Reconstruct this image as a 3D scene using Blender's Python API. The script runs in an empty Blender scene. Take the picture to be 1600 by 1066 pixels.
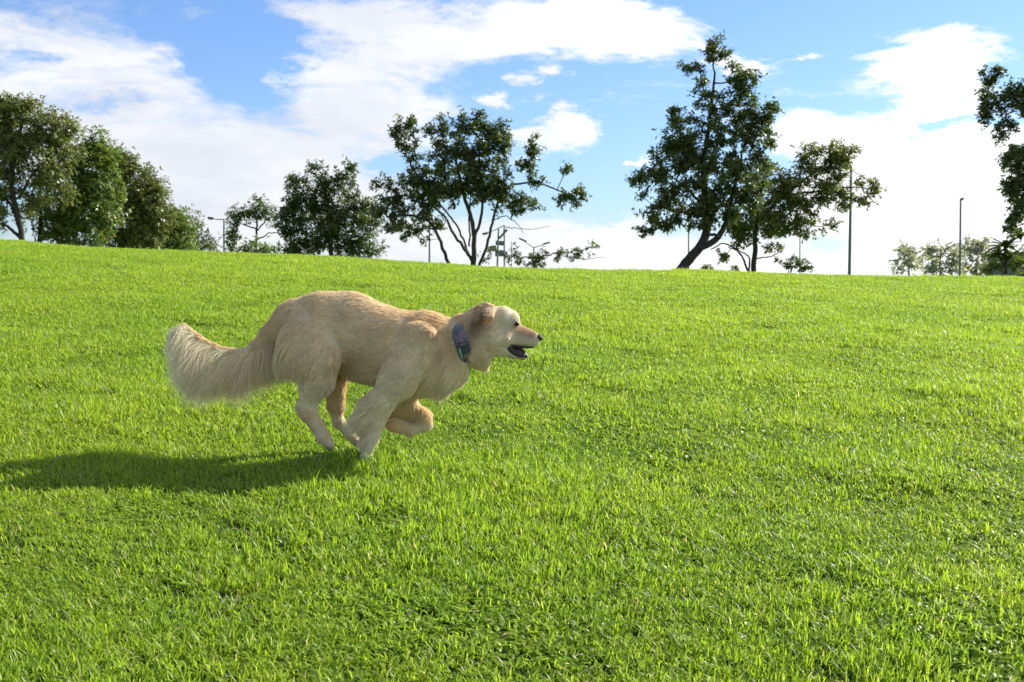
import bpy, math
import numpy as np
from mathutils import Vector, kdtree

SC = bpy.context.scene
COL = SC.collection
rad = math.radians

# ------------------------------------------------------------------ camera, light
F = 2000.0                      # focal length in pixels of the 1600 px wide photograph
CAM_Z = 1.42
PITCH = math.atan(93 / F)
cam_d = bpy.data.cameras.new('camera')
cam_d.sensor_width = 22.3
cam_d.lens = 22.3 * F / 1600
cam_d.clip_start = 0.05
cam_d.clip_end = 20000
cam_d.dof.use_dof = True
cam_d.dof.focus_distance = 4.95
cam_d.dof.aperture_fstop = 6.3
cam = bpy.data.objects.new('camera', cam_d)
cam.location = (0, 0, CAM_Z)
cam.rotation_euler = (math.pi / 2 - PITCH, 0, 0)
COL.objects.link(cam)
SC.camera = cam

SUN_EL, SUN_AZ = rad(31), rad(61)          # azimuth from +Y (view direction) towards +X (right)
S = Vector((math.cos(SUN_EL) * math.sin(SUN_AZ), math.cos(SUN_EL) * math.cos(SUN_AZ), math.sin(SUN_EL)))
sun_d = bpy.data.lights.new('sun', 'SUN')
sun_d.energy = 5.0
sun_d.angle = rad(0.53)
sun_d.color = (1.0, 0.95, 0.86)
sun = bpy.data.objects.new('sun', sun_d)
sun.rotation_euler = S.to_track_quat('Z', 'Y').to_euler()
sun.location = (20, 10, 30)
COL.objects.link(sun)

SC.view_settings.view_transform = 'Standard'
SC.view_settings.look = 'None'
SC.view_settings.gamma = 1
SC.view_settings.exposure = 1.1
SC.cycles.max_bounces = 8
SC.cycles.diffuse_bounces = 4
SC.cycles.transmission_bounces = 4
SC.cycles.transparent_max_bounces = 8

# ------------------------------------------------------------------ node helper
class NT:
    def __init__(s, tree):
        s.t = tree
        tree.nodes.clear()
    def n(s, typ, ins=None, **props):
        nd = s.t.nodes.new(typ)
        for k, v in props.items():
            setattr(nd, k, v)
        for k, v in (ins or {}).items():
            s.set(nd, k, v)
        return nd
    def set(s, nd, k, v):
        sock = nd.inputs[k]
        if isinstance(v, bpy.types.NodeSocket):
            s.t.links.new(v, sock)
        elif isinstance(v, bpy.types.Node):
            s.t.links.new(v.outputs[0], sock)
        else:
            sock.default_value = v
    def m(s, op, a, b=0.0, c=0.0, clamp=False):
        return s.n('ShaderNodeMath', {0: a, 1: b, 2: c}, operation=op, use_clamp=clamp).outputs[0]
    def v(s, op, a, b=(0, 0, 0)):
        nd = s.n('ShaderNodeVectorMath', {0: a, 1: b}, operation=op)
        return nd.outputs[1] if op in ('LENGTH', 'DOT_PRODUCT') else nd.outputs[0]
    def mr(s, v, a, b, c=0.0, d=1.0, smooth=True):
        return s.n('ShaderNodeMapRange', {0: v, 1: a, 2: b, 3: c, 4: d},
                   interpolation_type='SMOOTHSTEP' if smooth else 'LINEAR').outputs[0]
    def mix(s, f, a, b):
        nd = s.n('ShaderNodeMix', data_type='RGBA')
        for sock, val in ((nd.inputs[0], f), (nd.inputs[6], a), (nd.inputs[7], b)):
            if isinstance(val, bpy.types.NodeSocket):
                s.t.links.new(val, sock)
            else:
                sock.default_value = val
        return nd.outputs[2]
    def noise(s, vec, scale, detail=3, rough=0.5, dist=0.0):
        return s.n('ShaderNodeTexNoise', {'Vector': vec, 'Scale': scale, 'Detail': detail, 'Roughness': rough,
                                          'Distortion': dist})

# ------------------------------------------------------------------ sky
world = bpy.data.worlds.new('World')
SC.world = world
world.use_nodes = True
w = NT(world.node_tree)
sky = w.n('ShaderNodeTexSky', sky_type='NISHITA', sun_disc=False, sun_elevation=SUN_EL, sun_rotation=SUN_AZ,
          altitude=100, air_density=1.0, dust_density=0.6, ozone_density=2.2)
tc = w.n('ShaderNodeTexCoord')
sep = w.n('ShaderNodeSeparateXYZ', {0: tc.outputs['Generated']})
az = w.m('ARCTAN2', sep.outputs[0], sep.outputs[1])
el = w.m('ARCSINE', sep.outputs[2])
P0 = w.n('ShaderNodeCombineXYZ', {0: az, 1: el, 2: 0.0}).outputs[0]
Pst = w.v('MULTIPLY', P0, (1.0, 2.4, 1.0))
wn = w.noise(Pst, 7.0, 7, 0.66)
warp = w.v('MULTIPLY', w.v('SUBTRACT', wn.outputs['Color'], (0.5, 0.5, 0.5)), (0.20, 0.085, 0.0))
P = w.v('ADD', P0, warp)
# cloud banks: azimuth, elevation, half width, half height (degrees), weight
def pxdir(u, v):
    x, z = (u - 800) / F, (533 - v) / F
    y, z = math.cos(PITCH) + z * math.sin(PITCH), -math.sin(PITCH) + z * math.cos(PITCH)
    return math.atan2(x, y), math.asin(z / math.sqrt(x * x + y * y + z * z))
BANKS = [(60, 150, 320, 140, .95), (230, 270, 360, 140, 1.0), (480, 310, 380, 130, .85), (130, 40, 240, 75, .8), (420, 200, 210, 80, .55), (250, 115, 170, 70, .5), (505, 110, 90, 60, .5),
         (590, 150, 190, 130, 1.0), (560, 20, 170, 75, .8), (800, 40, 290, 62, .95), (970, 45, 190, 60, .65),
         (650, 70, 190, 80, .6),
         (865, 103, 66, 22, 1.0), (812, 130, 58, 28, .9), (880, 175, 72, 44, 1.0), (775, 166, 50, 20, .8),
         (845, 215, 85, 50, .9), (985, 242, 45, 12, .9), (1180, 86, 54, 28, .9), (1270, 78, 60, 12, .6),
         (860, 385, 320, 55, .75), (640, 395, 200, 50, .5), (1080, 390, 200, 50, .5),
         (1440, 270, 300, 150, 1.0), (1450, 120, 130, 105, .9), (1300, 200, 160, 65, .5), (1600, 330, 320, 150, .8),
         (1450, 60, 60, 45, .4), (1600, 96, 110, 9, .4), (1300, 330, 200, 90, .5),
         (345, 90, 90, 55, -.55), (400, 60, 90, 110, -.6), (170, 155, 70, 16, -.4), (590, 262, 60, 30, -.65), (45, 75, 60, 25, -.35),
         (1110, 300, 120, 150, -.3), (1490, 196, 110, 14, -.55), (1430, 300, 130, 12, -.25), (960, 280, 90, 70, -.6)]
dens = None
for (u, v, ru, rv, wt) in BANKS:
    a, e = pxdir(u, v)
    q = w.v('MULTIPLY', w.v('SUBTRACT', P, (a, e, 0)), (F / ru, F / rv, 0))
    k = w.mr(w.v('LENGTH', q), 1.0, 0.0, 0.0, wt)
    dens = k if dens is None else w.m('ADD', dens, k)
fb = w.noise(w.v('MULTIPLY', w.v('ADD', Pst, (3.1, 1.7, 0.4)), (0.8, 1.15, 1.0)), 11.0, 9, 0.66, 0.5)
fb2 = w.noise(w.v('ADD', Pst, (8.1, 2.7, 1.4)), 2.2, 3, 0.5)
far = w.mr(w.m('ABSOLUTE', az), 0.42, 0.7, 0.0, 0.36)
dens = w.m('ADD', dens, far)
dd = w.m('ADD', dens, w.m('MULTIPLY', w.m('SUBTRACT', fb.outputs[0], 0.5), 2.3))
dd = w.m('ADD', dd, w.m('MULTIPLY', w.m('SUBTRACT', fb2.outputs[0], 0.5), 0.35))
low = w.mr(el, 0.11, 0.0, 0.0, 0.35)
dd = w.m('ADD', dd, low)
cl = w.mr(w.m('SUBTRACT', dd, w.mr(az, -0.1, 0.2, 0.04, 0.0)), 0.10, w.mr(az, -0.1, 0.2, 0.95, 0.62))
sh = w.mr(w.m('ADD', w.noise(w.v('ADD', Pst, (1.0, 5.0, 2.0)), 6.0, 6, 0.6).outputs[0],
              w.m('MULTIPLY', dens, 0.10)), 0.40, 0.72)
side = w.mr(az, -0.2, 0.3)
ccol = w.mix(sh, (4.3, 4.5, 5.0, 1), (5.4, 5.5, 5.7, 1))
ccol = w.mix(side, ccol, (6.6, 6.6, 6.6, 1))
skyc = w.v('MULTIPLY', sky.outputs[0], (0.60, 0.735, 0.99))
col = w.mix(cl, skyc, ccol)
bg = w.n('ShaderNodeBackground', {'Color': col, 'Strength': 0.085})
wo = w.n('ShaderNodeOutputWorld', {'Surface': bg})
world.cycles.sampling_method = 'MANUAL'
world.cycles.sample_map_resolution = 512

# ------------------------------------------------------------------ helpers
rng = np.random.default_rng(7)

def hsh(i, j, k, seed):
    n = (i * 374761393 + j * 668265263 + k * 2147483647 + seed * 1274126177) & 0xFFFFFFFF
    n = ((n ^ (n >> 13)) * 1274126177) & 0xFFFFFFFF
    n = n ^ (n >> 16)
    return (n & 0xFFFFFF) / float(0xFFFFFF)

def vnoise(p, scale, seed=0):
    p = np.asarray(p, float) * scale
    i = np.floor(p).astype(np.int64)
    f = p - i
    f = f * f * (3 - 2 * f)
    out = 0
    for a in (0, 1):
        for b in (0, 1):
            for c in (0, 1):
                wgt = (f[..., 0] if a else 1 - f[..., 0]) * (f[..., 1] if b else 1 - f[..., 1]) * (f[..., 2] if c else 1 - f[..., 2])
                out = out + wgt * hsh(i[..., 0] + a, i[..., 1] + b, i[..., 2] + c, seed)
    return out * 2 - 1

def mesh_np(name, verts, faces=None, quads=None, tris=None, smooth=False):
    """fast mesh from numpy arrays"""
    me = bpy.data.meshes.new(name)
    verts = np.asarray(verts, np.float32)
    loops, starts, tot = [], [], 0
    if quads is not None and len(quads):
        quads = np.asarray(quads, np.int32)
        loops.append(quads.ravel())
        starts.append(np.arange(len(quads)) * 4 + tot)
        tot += quads.size
    if tris is not None and len(tris):
        tris = np.asarray(tris, np.int32)
        loops.append(tris.ravel())
        starts.append(np.arange(len(tris)) * 3 + tot)
        tot += tris.size
    me.vertices.add(len(verts))
    me.vertices.foreach_set('co', verts.ravel())
    if loops:
        L = np.concatenate(loops); St = np.concatenate(starts).astype(np.int32)
        me.loops.add(len(L)); me.loops.foreach_set('vertex_index', L)
        me.polygons.add(len(St)); me.polygons.foreach_set('loop_start', St)
        if smooth:
            me.polygons.foreach_set('use_smooth', np.ones(len(St), bool))
    me.update(calc_edges=True)
    me.validate()
    return me

def obj(name, me, mat=None, parent=None, label=None, cat=None, group=None, kind=None, loc=None):
    o = bpy.data.objects.new(name, me)
    COL.objects.link(o)
    if mat is not None and me is not None:
        me.materials.append(mat)
    if parent is not None:
        o.parent = parent
    if label: o['label'] = label
    if cat: o['category'] = cat
    if group: o['group'] = group
    if kind: o['kind'] = kind
    if loc is not None: o.location = loc
    return o

def fattr(me, name, vals, dom='FACE', typ='FLOAT'):
    a = me.attributes.new(name, typ, dom)
    a.data.foreach_set('value' if typ == 'FLOAT' else ('color' if typ == 'FLOAT_COLOR' else 'vector'),
                       np.asarray(vals, np.float32).ravel())

def mat(name):
    m = bpy.data.materials.new(name)
    m.use_nodes = True
    return m, NT(m.node_tree)

def simple(name, col, rough=0.6, metal=0.0, var=0.15, scale=8.0, bump=0.0):
    m, t = mat(name)
    tcn = t.n('ShaderNodeTexCoord')
    nz = t.noise(tcn.outputs['Object'], scale, 5, 0.6)
    c = t.mix(nz.outputs[0], tuple(x * (1 - var) for x in col) + (1,), tuple(min(1, x * (1 + var)) for x in col) + (1,))
    b = t.n('ShaderNodeBsdfPrincipled', {'Base Color': c, 'Roughness': rough, 'Metallic': metal})
    if bump:
        bm_ = t.n('ShaderNodeBump', {'Height': nz.outputs[0], 'Strength': bump, 'Distance': 0.02})
        t.set(b, 'Normal', bm_)
    t.n('ShaderNodeOutputMaterial', {'Surface': b})
    return m

# ------------------------------------------------------------------ terrain
B1, C1 = 0.1645, 0.003984
def T(x, y):
    """height of the grassy hill"""
    x = np.asarray(x, float); y = np.asarray(y, float)
    yy = np.clip(y, -8, 24)
    z = B1 * yy - C1 * yy ** 2
    z = z - 0.0043 * np.clip(y - 5, 0, 25) - 0.00035 * np.clip(x + 2, 0, 12) * np.clip(y - 5, 0, 20)
    z = z + np.where(y < -8, (y + 8) * 0.12, 0)
    yb = np.clip(y - 24, 0, 46)
    z = z - 0.027 * yb - np.clip(y - 70, 0, 4000) * 0.002
    xc = np.clip(x, -14, 14)
    g = np.where(xc < 0, -0.036 * xc + 0.0020 * xc ** 2, -0.031 * xc + 0.0019 * xc ** 2)
    g = g * np.clip(y / 12 + 0.15, 0, 1) * np.clip(1 - (y - 40) / 60, 0, 1)
    p = np.stack([x, y, np.zeros_like(x)], -1)
    fade = np.clip(1 - (y - 60) / 60, 0, 1)
    bump = 0.016 * vnoise(p, 1.1, 3) + 0.010 * vnoise(p, 2.7, 4) + 0.03 * vnoise(p, 0.31, 5) * np.clip((y - 6) / 8, 0, 1)
    return z + g + bump * fade

def at(u, v, D):
    """point at forward distance D (metres along +Y) behind photo pixel u, v"""
    x, z = (u - 800) / F, (533 - v) / F
    y, z = math.cos(PITCH) + z * math.sin(PITCH), -math.sin(PITCH) + z * math.cos(PITCH)
    return np.array([x / y * D, D, CAM_Z + z / y * D])

gx = np.concatenate([-np.geomspace(3000, 16, 30), np.arange(-15.8, 15.9, 0.16), np.geomspace(16, 3000, 30)])
gy = np.concatenate([-np.geomspace(3000, 9, 24), np.arange(-8.8, 26, 0.16), np.arange(26.5, 70, 1.5), np.geomspace(72, 4000, 30)])
GX, GY = np.meshgrid(gx, gy, indexing='ij')
GZ = T(GX, GY)
nx, ny = GX.shape
idx = np.arange(nx * ny).reshape(nx, ny)
q = np.stack([idx[:-1, :-1], idx[1:, :-1], idx[1:, 1:], idx[:-1, 1:]], -1).reshape(-1, 4)
gm, t = mat('soil_and_thatch')
geo = t.n('ShaderNodeNewGeometry')
n1 = t.noise(geo.outputs['Position'], 1.3, 6, 0.65)
n2 = t.noise(geo.outputs['Position'], 60.0, 4, 0.7)
far_green = t.mix(n1.outputs[0], (0.085, 0.15, 0.012, 1), (0.14, 0.22, 0.02, 1))
soil = t.mix(n2.outputs[0], (0.015, 0.025, 0.006, 1), (0.06, 0.10, 0.016, 1))
sepg = t.n('ShaderNodeSeparateXYZ', {0: geo.outputs['Position']})
isfar = t.mr(sepg.outputs[1], 24, 27)
c = t.mix(isfar, soil, far_green)
bs = t.n('ShaderNodeBsdfPrincipled', {'Base Color': c, 'Roughness': 0.95, 'Specular IOR Level': 0.1})
t.n('ShaderNodeOutputMaterial', {'Surface': bs})
ground = obj('ground', mesh_np('ground', np.stack([GX, GY, GZ], -1).reshape(-1, 3), quads=q, smooth=True), gm, kind='structure')

# ------------------------------------------------------------------ grass
def make_grass_mat():
    m, t = mat('grass_blade')
    a = t.n('ShaderNodeAttribute', attribute_name='tone')
    h = t.n('ShaderNodeAttribute', attribute_name='hgt')
    geo = t.n('ShaderNodeNewGeometry')
    big = t.noise(geo.outputs['Position'], 0.55, 4, 0.6)
    mid = t.noise(geo.outputs['Position'], 3.5, 3, 0.6)
    base = t.mix(a.outputs['Fac'], (0.108, 0.220, 0.017, 1), (0.300, 0.425, 0.034, 1))
    pat = t.mr(t.m('ADD', t.m('MULTIPLY', big.outputs[0], 0.6), t.m('MULTIPLY', mid.outputs[0], 0.4)), 0.36, 0.64)
    base = t.mix(t.m('MULTIPLY', pat, 0.6), base, (0.310, 0.405, 0.034, 1))
    dry = t.mr(a.outputs['Fac'], 0.965, 0.975, smooth=False)
    base = t.mix(dry, base, (0.45, 0.42, 0.22, 1))
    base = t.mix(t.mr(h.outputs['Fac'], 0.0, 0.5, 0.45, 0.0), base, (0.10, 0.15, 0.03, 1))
    pb = t.n('ShaderNodeBsdfPrincipled', {'Base Color': base, 'Roughness': 0.42, 'Specular IOR Level': 0.32})
    tr = t.n('ShaderNodeBsdfTranslucent', {'Color': t.v('MULTIPLY', base, (1.52, 1.48, 1.0))})
    mx = t.n('ShaderNodeMixShader', {0: 0.55, 1: pb, 2: tr})
    t.n('ShaderNodeOutputMaterial', {'Surface': mx})
    return m
grass_mat = make_grass_mat()

def grass_patch(seed, nb, R, hmin, hmax, wid, broad=0.05):
    r = np.random.default_rng(seed)
    ang = r.uniform(0, 2 * np.pi, nb); rr = R * np.sqrt(r.uniform(0, 1, nb))
    bx, by = rr * np.cos(ang), rr * np.sin(ang)
    # tufts: gather part of the blades round tuft centres
    nt = nb // 12
    tc_ = r.integers(0, nt, nb)
    gath = r.uniform(0, 1, nb) < 0.6
    bx = np.where(gath, bx[tc_] + r.normal(0, .012, nb), bx)
    by = np.where(gath, by[tc_] + r.normal(0, .012, nb), by)
    p = np.stack([bx, by, np.zeros(nb) + seed * 7.7], -1)
    hgt = hmin + (hmax - hmin) * r.beta(2.0, 2.6, nb) * (0.75 + 0.30 * vnoise(p, 7, 11) + 0.35 * vnoise(p, 17, 12))
    hgt = np.maximum(hgt, hmin * 0.6)
    yaw = r.uniform(0, 2 * np.pi, nb)
    lean = r.uniform(0.08, 0.85, nb) * hgt
    w0 = wid * r.uniform(0.6, 1.25, nb)
    br = r.uniform(0, 1, nb) < broad
    w0 = np.where(br, wid * r.uniform(2.2, 3.6, nb), w0)
    hgt = np.where(br, hgt * 0.72, hgt)
    lean = np.where(br, hgt * r.uniform(.6, 1.3, nb), lean)
    d = np.stack([np.cos(yaw), np.sin(yaw)], -1)
    tw = yaw + np.pi / 2 + r.uniform(-.6, .6, nb)
    s = np.stack([np.cos(tw), np.sin(tw)], -1)
    ts = [0.0, 0.4, 0.75, 1.0]
    wd = [0.8, 1.0, 0.7, 0.0]
    V = []
    for k, tt in enumerate(ts):
        cx = bx + d[:, 0] * lean * tt ** 1.8
        cy = by + d[:, 1] * lean * tt ** 1.8
        cz = hgt * (tt - (0.22 + .25 * br) * tt ** 3) - 0.004
        if k < 3:
            V.append(np.stack([cx - s[:, 0] * w0 * wd[k] / 2, cy - s[:, 1] * w0 * wd[k] / 2, cz], -1))
            V.append(np.stack([cx + s[:, 0] * w0 * wd[k] / 2, cy + s[:, 1] * w0 * wd[k] / 2, cz], -1))
        else:
            V.append(np.stack([cx, cy, cz], -1))
    V = np.stack(V, 1)                      # nb, 7, 3
    o = (np.arange(nb) * 7)[:, None]
    q = np.concatenate([o + np.array([[0, 1, 3, 2]]), o + np.array([[2, 3, 5, 4]])])
    tri = o + np.array([[4, 5, 6]])
    me = mesh_np('grass_patch', V.reshape(-1, 3), quads=q, tris=tri, smooth=True)
    tone = r.uniform(0, 1, nb)
    fattr(me, 'tone', np.concatenate([tone, tone, tone]))
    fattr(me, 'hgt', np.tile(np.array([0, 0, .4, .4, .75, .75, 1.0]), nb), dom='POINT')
    me.materials.append(grass_mat)
    return me

NVAR = 6
patches = []
for k in range(NVAR):
    me = grass_patch(20 + k, 450 if k < 5 else 330, 0.155, 0.022, [0.072, 0.082, 0.062, 0.096, 0.074, 0.060][k], 0.0037 if k < 5 else 0.0052, [.18, .26, .12, .16, .36, .80][k])
    patches.append(bpy.data.objects.new('grass_patch_source', me))     # data only, never linked to the scene

def grass_points():
    r = np.random.default_rng(99)
    step = 0.13
    xs = np.arange(-17, 17, step); ys = np.arange(-1.5, 27, step)
    X, Y = np.meshgrid(xs, ys, indexing='ij')
    X = X.ravel() + r.uniform(-.5, .5, X.size) * step
    Y = Y.ravel() + r.uniform(-.5, .5, Y.size) * step
    keep = np.abs(X) < 4.5 + 0.62 * np.maximum(Y, 0)
    X, Y = X[keep], Y[keep]
    Z = T(X, Y)
    p = np.stack([X, Y, 0 * X], -1)
    n = vnoise(p, 1.9, 21) * 0.4 + vnoise(p, 0.7, 22) * 0.35 + vnoise(p, 4.6, 23) * 0.6
    sc = np.clip(1.0 + 0.50 * n + r.uniform(-.12, .12, len(X)), 0.6, 1.6)
    sc = np.where(Y > 9, sc * 0.9, sc)
    hol = vnoise(p, 11.0, 35) * .8 + 0.12 * vnoise(p, 1.3, 36)
    nh = ~((hol < -0.40) & (r.uniform(0, 1, len(X)) < .38))
    sc = np.where(hol < -0.40, np.minimum(sc, .8), sc)
    tall = (vnoise(p, 3.6, 37) + 0.5 * vnoise(p, 1.2, 38)) > 0.62
    sc = np.where(tall, sc * 1.25, sc)
    e = 0.1
    gxs = (T(X + e, Y) - T(X - e, Y)) / (2 * e); gys = (T(X, Y + e) - T(X, Y - e)) / (2 * e)
    rot = np.stack([np.arctan(gys), -np.arctan(gxs), r.uniform(0, 2 * np.pi, len(X))], -1)
    # spin first about the local normal: build eulers from matrices
    from mathutils import Euler
    R_ = [(Euler((a, b, 0)).to_matrix() @ Euler((0, 0, c)).to_matrix()).to_euler() for a, b, c in rot]
    rot = np.array([[q_.x, q_.y, q_.z] for q_ in R_])
    kind = r.integers(0, 5, len(X))
    leafy = vnoise(p, 2.4, 44) + .4 * vnoise(p, 6, 45) + r.uniform(-.15, .15, len(X)) > .42
    kind = np.where(leafy, 5, kind)
    return np.stack([X, Y, Z], -1)[nh], rot[nh], sc[nh], kind[nh]
gp, grot, gsc, gk = grass_points()
me = mesh_np('grass', gp)
fattr(me, 'rot', grot, 'POINT', 'FLOAT_VECTOR')
fattr(me, 'sc', gsc, 'POINT')
fattr(me, 'kind_id', gk, 'POINT')
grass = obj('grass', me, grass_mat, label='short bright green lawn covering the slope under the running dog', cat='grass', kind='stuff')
ng = bpy.data.node_groups.new('grass_scatter', 'GeometryNodeTree')
ng.interface.new_socket('Geometry', in_out='INPUT', socket_type='NodeSocketGeometry')
ng.interface.new_socket('Geometry', in_out='OUTPUT', socket_type='NodeSocketGeometry')
g = NT(ng)
gi = g.n('NodeGroupInput'); go = g.n('NodeGroupOutput')
join = g.n('GeometryNodeJoinGeometry')
def named(nm, dt):
    nd = g.n('GeometryNodeInputNamedAttribute', data_type=dt)
    nd.inputs['Name'].default_value = nm
    return nd.outputs[0]
for k in range(NVAR):
    oi = g.n('GeometryNodeObjectInfo', {'Object': patches[k], 'As Instance': False})
    cmp_ = g.n('FunctionNodeCompare', data_type='FLOAT', operation='LESS_THAN')
    g.set(cmp_, 0, g.m('ABSOLUTE', g.m('SUBTRACT', named('kind_id', 'FLOAT'), float(k))))
    cmp_.inputs[1].default_value = 0.5
    iop = g.n('GeometryNodeInstanceOnPoints', {'Points': gi.outputs[0], 'Selection': cmp_.outputs[0],
                                               'Instance': oi.outputs['Geometry']})
    e2r = g.n('FunctionNodeEulerToRotation', {0: named('rot', 'FLOAT_VECTOR')})
    g.set(iop, 'Rotation', e2r.outputs[0])
    cx = g.n('ShaderNodeCombineXYZ', {0: 1.0, 1: 1.0, 2: named('sc', 'FLOAT')})
    g.set(iop, 'Scale', cx.outputs[0])
    ng.links.new(iop.outputs[0], join.inputs[0])
ng.links.new(join.outputs[0], go.inputs[0])
md = grass.modifiers.new('scatter', 'NODES')
md.node_group = ng

# ------------------------------------------------------------------ trees
def leaf_material(name, c1, c2, c3):
    m, t = mat(name)
    a = t.n('ShaderNodeAttribute', attribute_name='tone')
    base = t.mix(t.mr(a.outputs['Fac'], 0.0, 0.8, smooth=False), c1 + (1,), c2 + (1,))
    base = t.mix(t.mr(a.outputs['Fac'], 0.90, 0.93, smooth=False), base, c3 + (1,))
    pb = t.n('ShaderNodeBsdfPrincipled', {'Base Color': base, 'Roughness': 0.42, 'Specular IOR Level': 0.45})
    tr = t.n('ShaderNodeBsdfTranslucent', {'Color': t.v('MULTIPLY', base, (1.5, 1.6, 0.8))})
    mx = t.n('ShaderNodeMixShader', {0: 0.34, 1: pb, 2: tr})
    t.n('ShaderNodeOutputMaterial', {'Surface': mx})
    return m
LEAF = {
    'dark': leaf_material('leaf_dark_green', (0.042, 0.062, 0.018), (0.105, 0.145, 0.034), (0.16, 0.12, 0.05)),
    'mid': leaf_material('leaf_mid_green', (0.082, 0.098, 0.028), (0.175, 0.205, 0.046), (0.20, 0.12, 0.06)),
    'bright': leaf_material('leaf_fresh_green', (0.085, 0.13, 0.024), (0.17, 0.24, 0.040), (0.24, 0.15, 0.07)),
    'pale': leaf_material('leaf_haze_paled', (0.24, 0.24, 0.20), (0.33, 0.33, 0.27), (0.38, 0.32, 0.27)),  # distance haze put into the leaf colour, no air volume
}
bark = simple('bark', (0.035, 0.028, 0.022), 0.9, var=0.45, scale=14, bump=0.6)

def tube(pts, radii, sides=7):
    """verts, quads of one smooth tube"""
    pts = np.asarray(pts, float); radii = np.asarray(radii, float)
    n = len(pts)
    tan = np.gradient(pts, axis=0) if n > 2 else np.repeat([pts[-1] - pts[0]], n, 0)
    tan /= np.linalg.norm(tan, axis=1, keepdims=True) + 1e-9
    ref = np.array([0.31, 0.95, 0.05])
    a = np.cross(tan, ref); a /= np.linalg.norm(a, axis=1, keepdims=True) + 1e-9
    b = np.cross(tan, a)
    th = np.linspace(0, 2 * np.pi, sides, endpoint=False)
    V = pts[:, None] + radii[:, None, None] * (np.cos(th)[None, :, None] * a[:, None] + np.sin(th)[None, :, None] * b[:, None])
    i = np.arange(n - 1)[:, None] * sides; j = np.arange(sides)[None]
    j2 = (j + 1) % sides
    Q = np.stack([i + j, i + j2, i + sides + j2, i + sides + j], -1).reshape(-1, 4)
    return V.reshape(-1, 3), Q

class Acc:
    def __init__(s): s.V, s.Q, s.n = [], [], 0
    def add(s, V, Q):
        s.V.append(V); s.Q.append(Q + s.n); s.n += len(V)
    def mesh(s, name, smooth=True):
        return mesh_np(name, np.concatenate(s.V), quads=np.concatenate(s.Q), smooth=smooth)

def smooth_path(pts, n):
    pts = np.asarray(pts, float)
    d = np.concatenate([[0], np.cumsum(np.linalg.norm(np.diff(pts, axis=0), axis=1))])
    tt = np.linspace(0, d[-1], n)
    out = np.stack([np.interp(tt, d, pts[:, k]) for k in range(pts.shape[1])], -1)
    for _ in range(2):
        out[1:-1] = (out[:-2] + 2 * out[1:-1] + out[2:]) / 4
    return out

def leaves(cent, axis, r, per, L, W, name):
    """rosettes of leaves round twig tips"""
    n = len(cent)
    axis = axis / (np.linalg.norm(axis, axis=1, keepdims=True) + 1e-9)
    C = np.repeat(cent, per, 0); A = np.repeat(axis, per, 0)
    N = len(C)
    rnd = r.normal(0, 1, (N, 3))
    rad_ = rnd - (rnd * A).sum(1, keepdims=True) * A
    rad_ /= np.linalg.norm(rad_, axis=1, keepdims=True) + 1e-9
    th = r.uniform(0.5, 1.75, (N, 1))
    D = np.cos(th) * A + np.sin(th) * rad_
    D[:, 2] -= 0.15
    D /= np.linalg.norm(D, axis=1, keepdims=True)
    Sd = np.cross(D, A + r.normal(0, .5, (N, 3))); Sd /= np.linalg.norm(Sd, axis=1, keepdims=True) + 1e-9
    l = L * r.uniform(0.5, 1.45, (N, 1)); w_ = W * r.uniform(0.7, 1.35, (N, 1))
    b0 = C + r.normal(0, .018, (N, 3))
    nrm = np.cross(D, Sd)
    V = np.stack([b0, b0 + D * l * .45 - Sd * w_ / 2 + nrm * w_ * .15, b0 + D * l + np.array([0, 0, -.12]) * l,
                  b0 + D * l * .45 + Sd * w_ / 2 + nrm * w_ * .15], 1).reshape(-1, 3)
    Q = np.arange(N * 4).reshape(N, 4)
    me = mesh_np(name, V, quads=Q)
    tone = np.clip(np.repeat(r.uniform(0, 1, n), per) * .5 + r.uniform(0, 1, N) * .5, 0, 1)
    tone = np.where(r.uniform(0, 1, N) < .04, .96, tone * .88)
    fattr(me, 'tone', tone)
    return me

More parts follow.
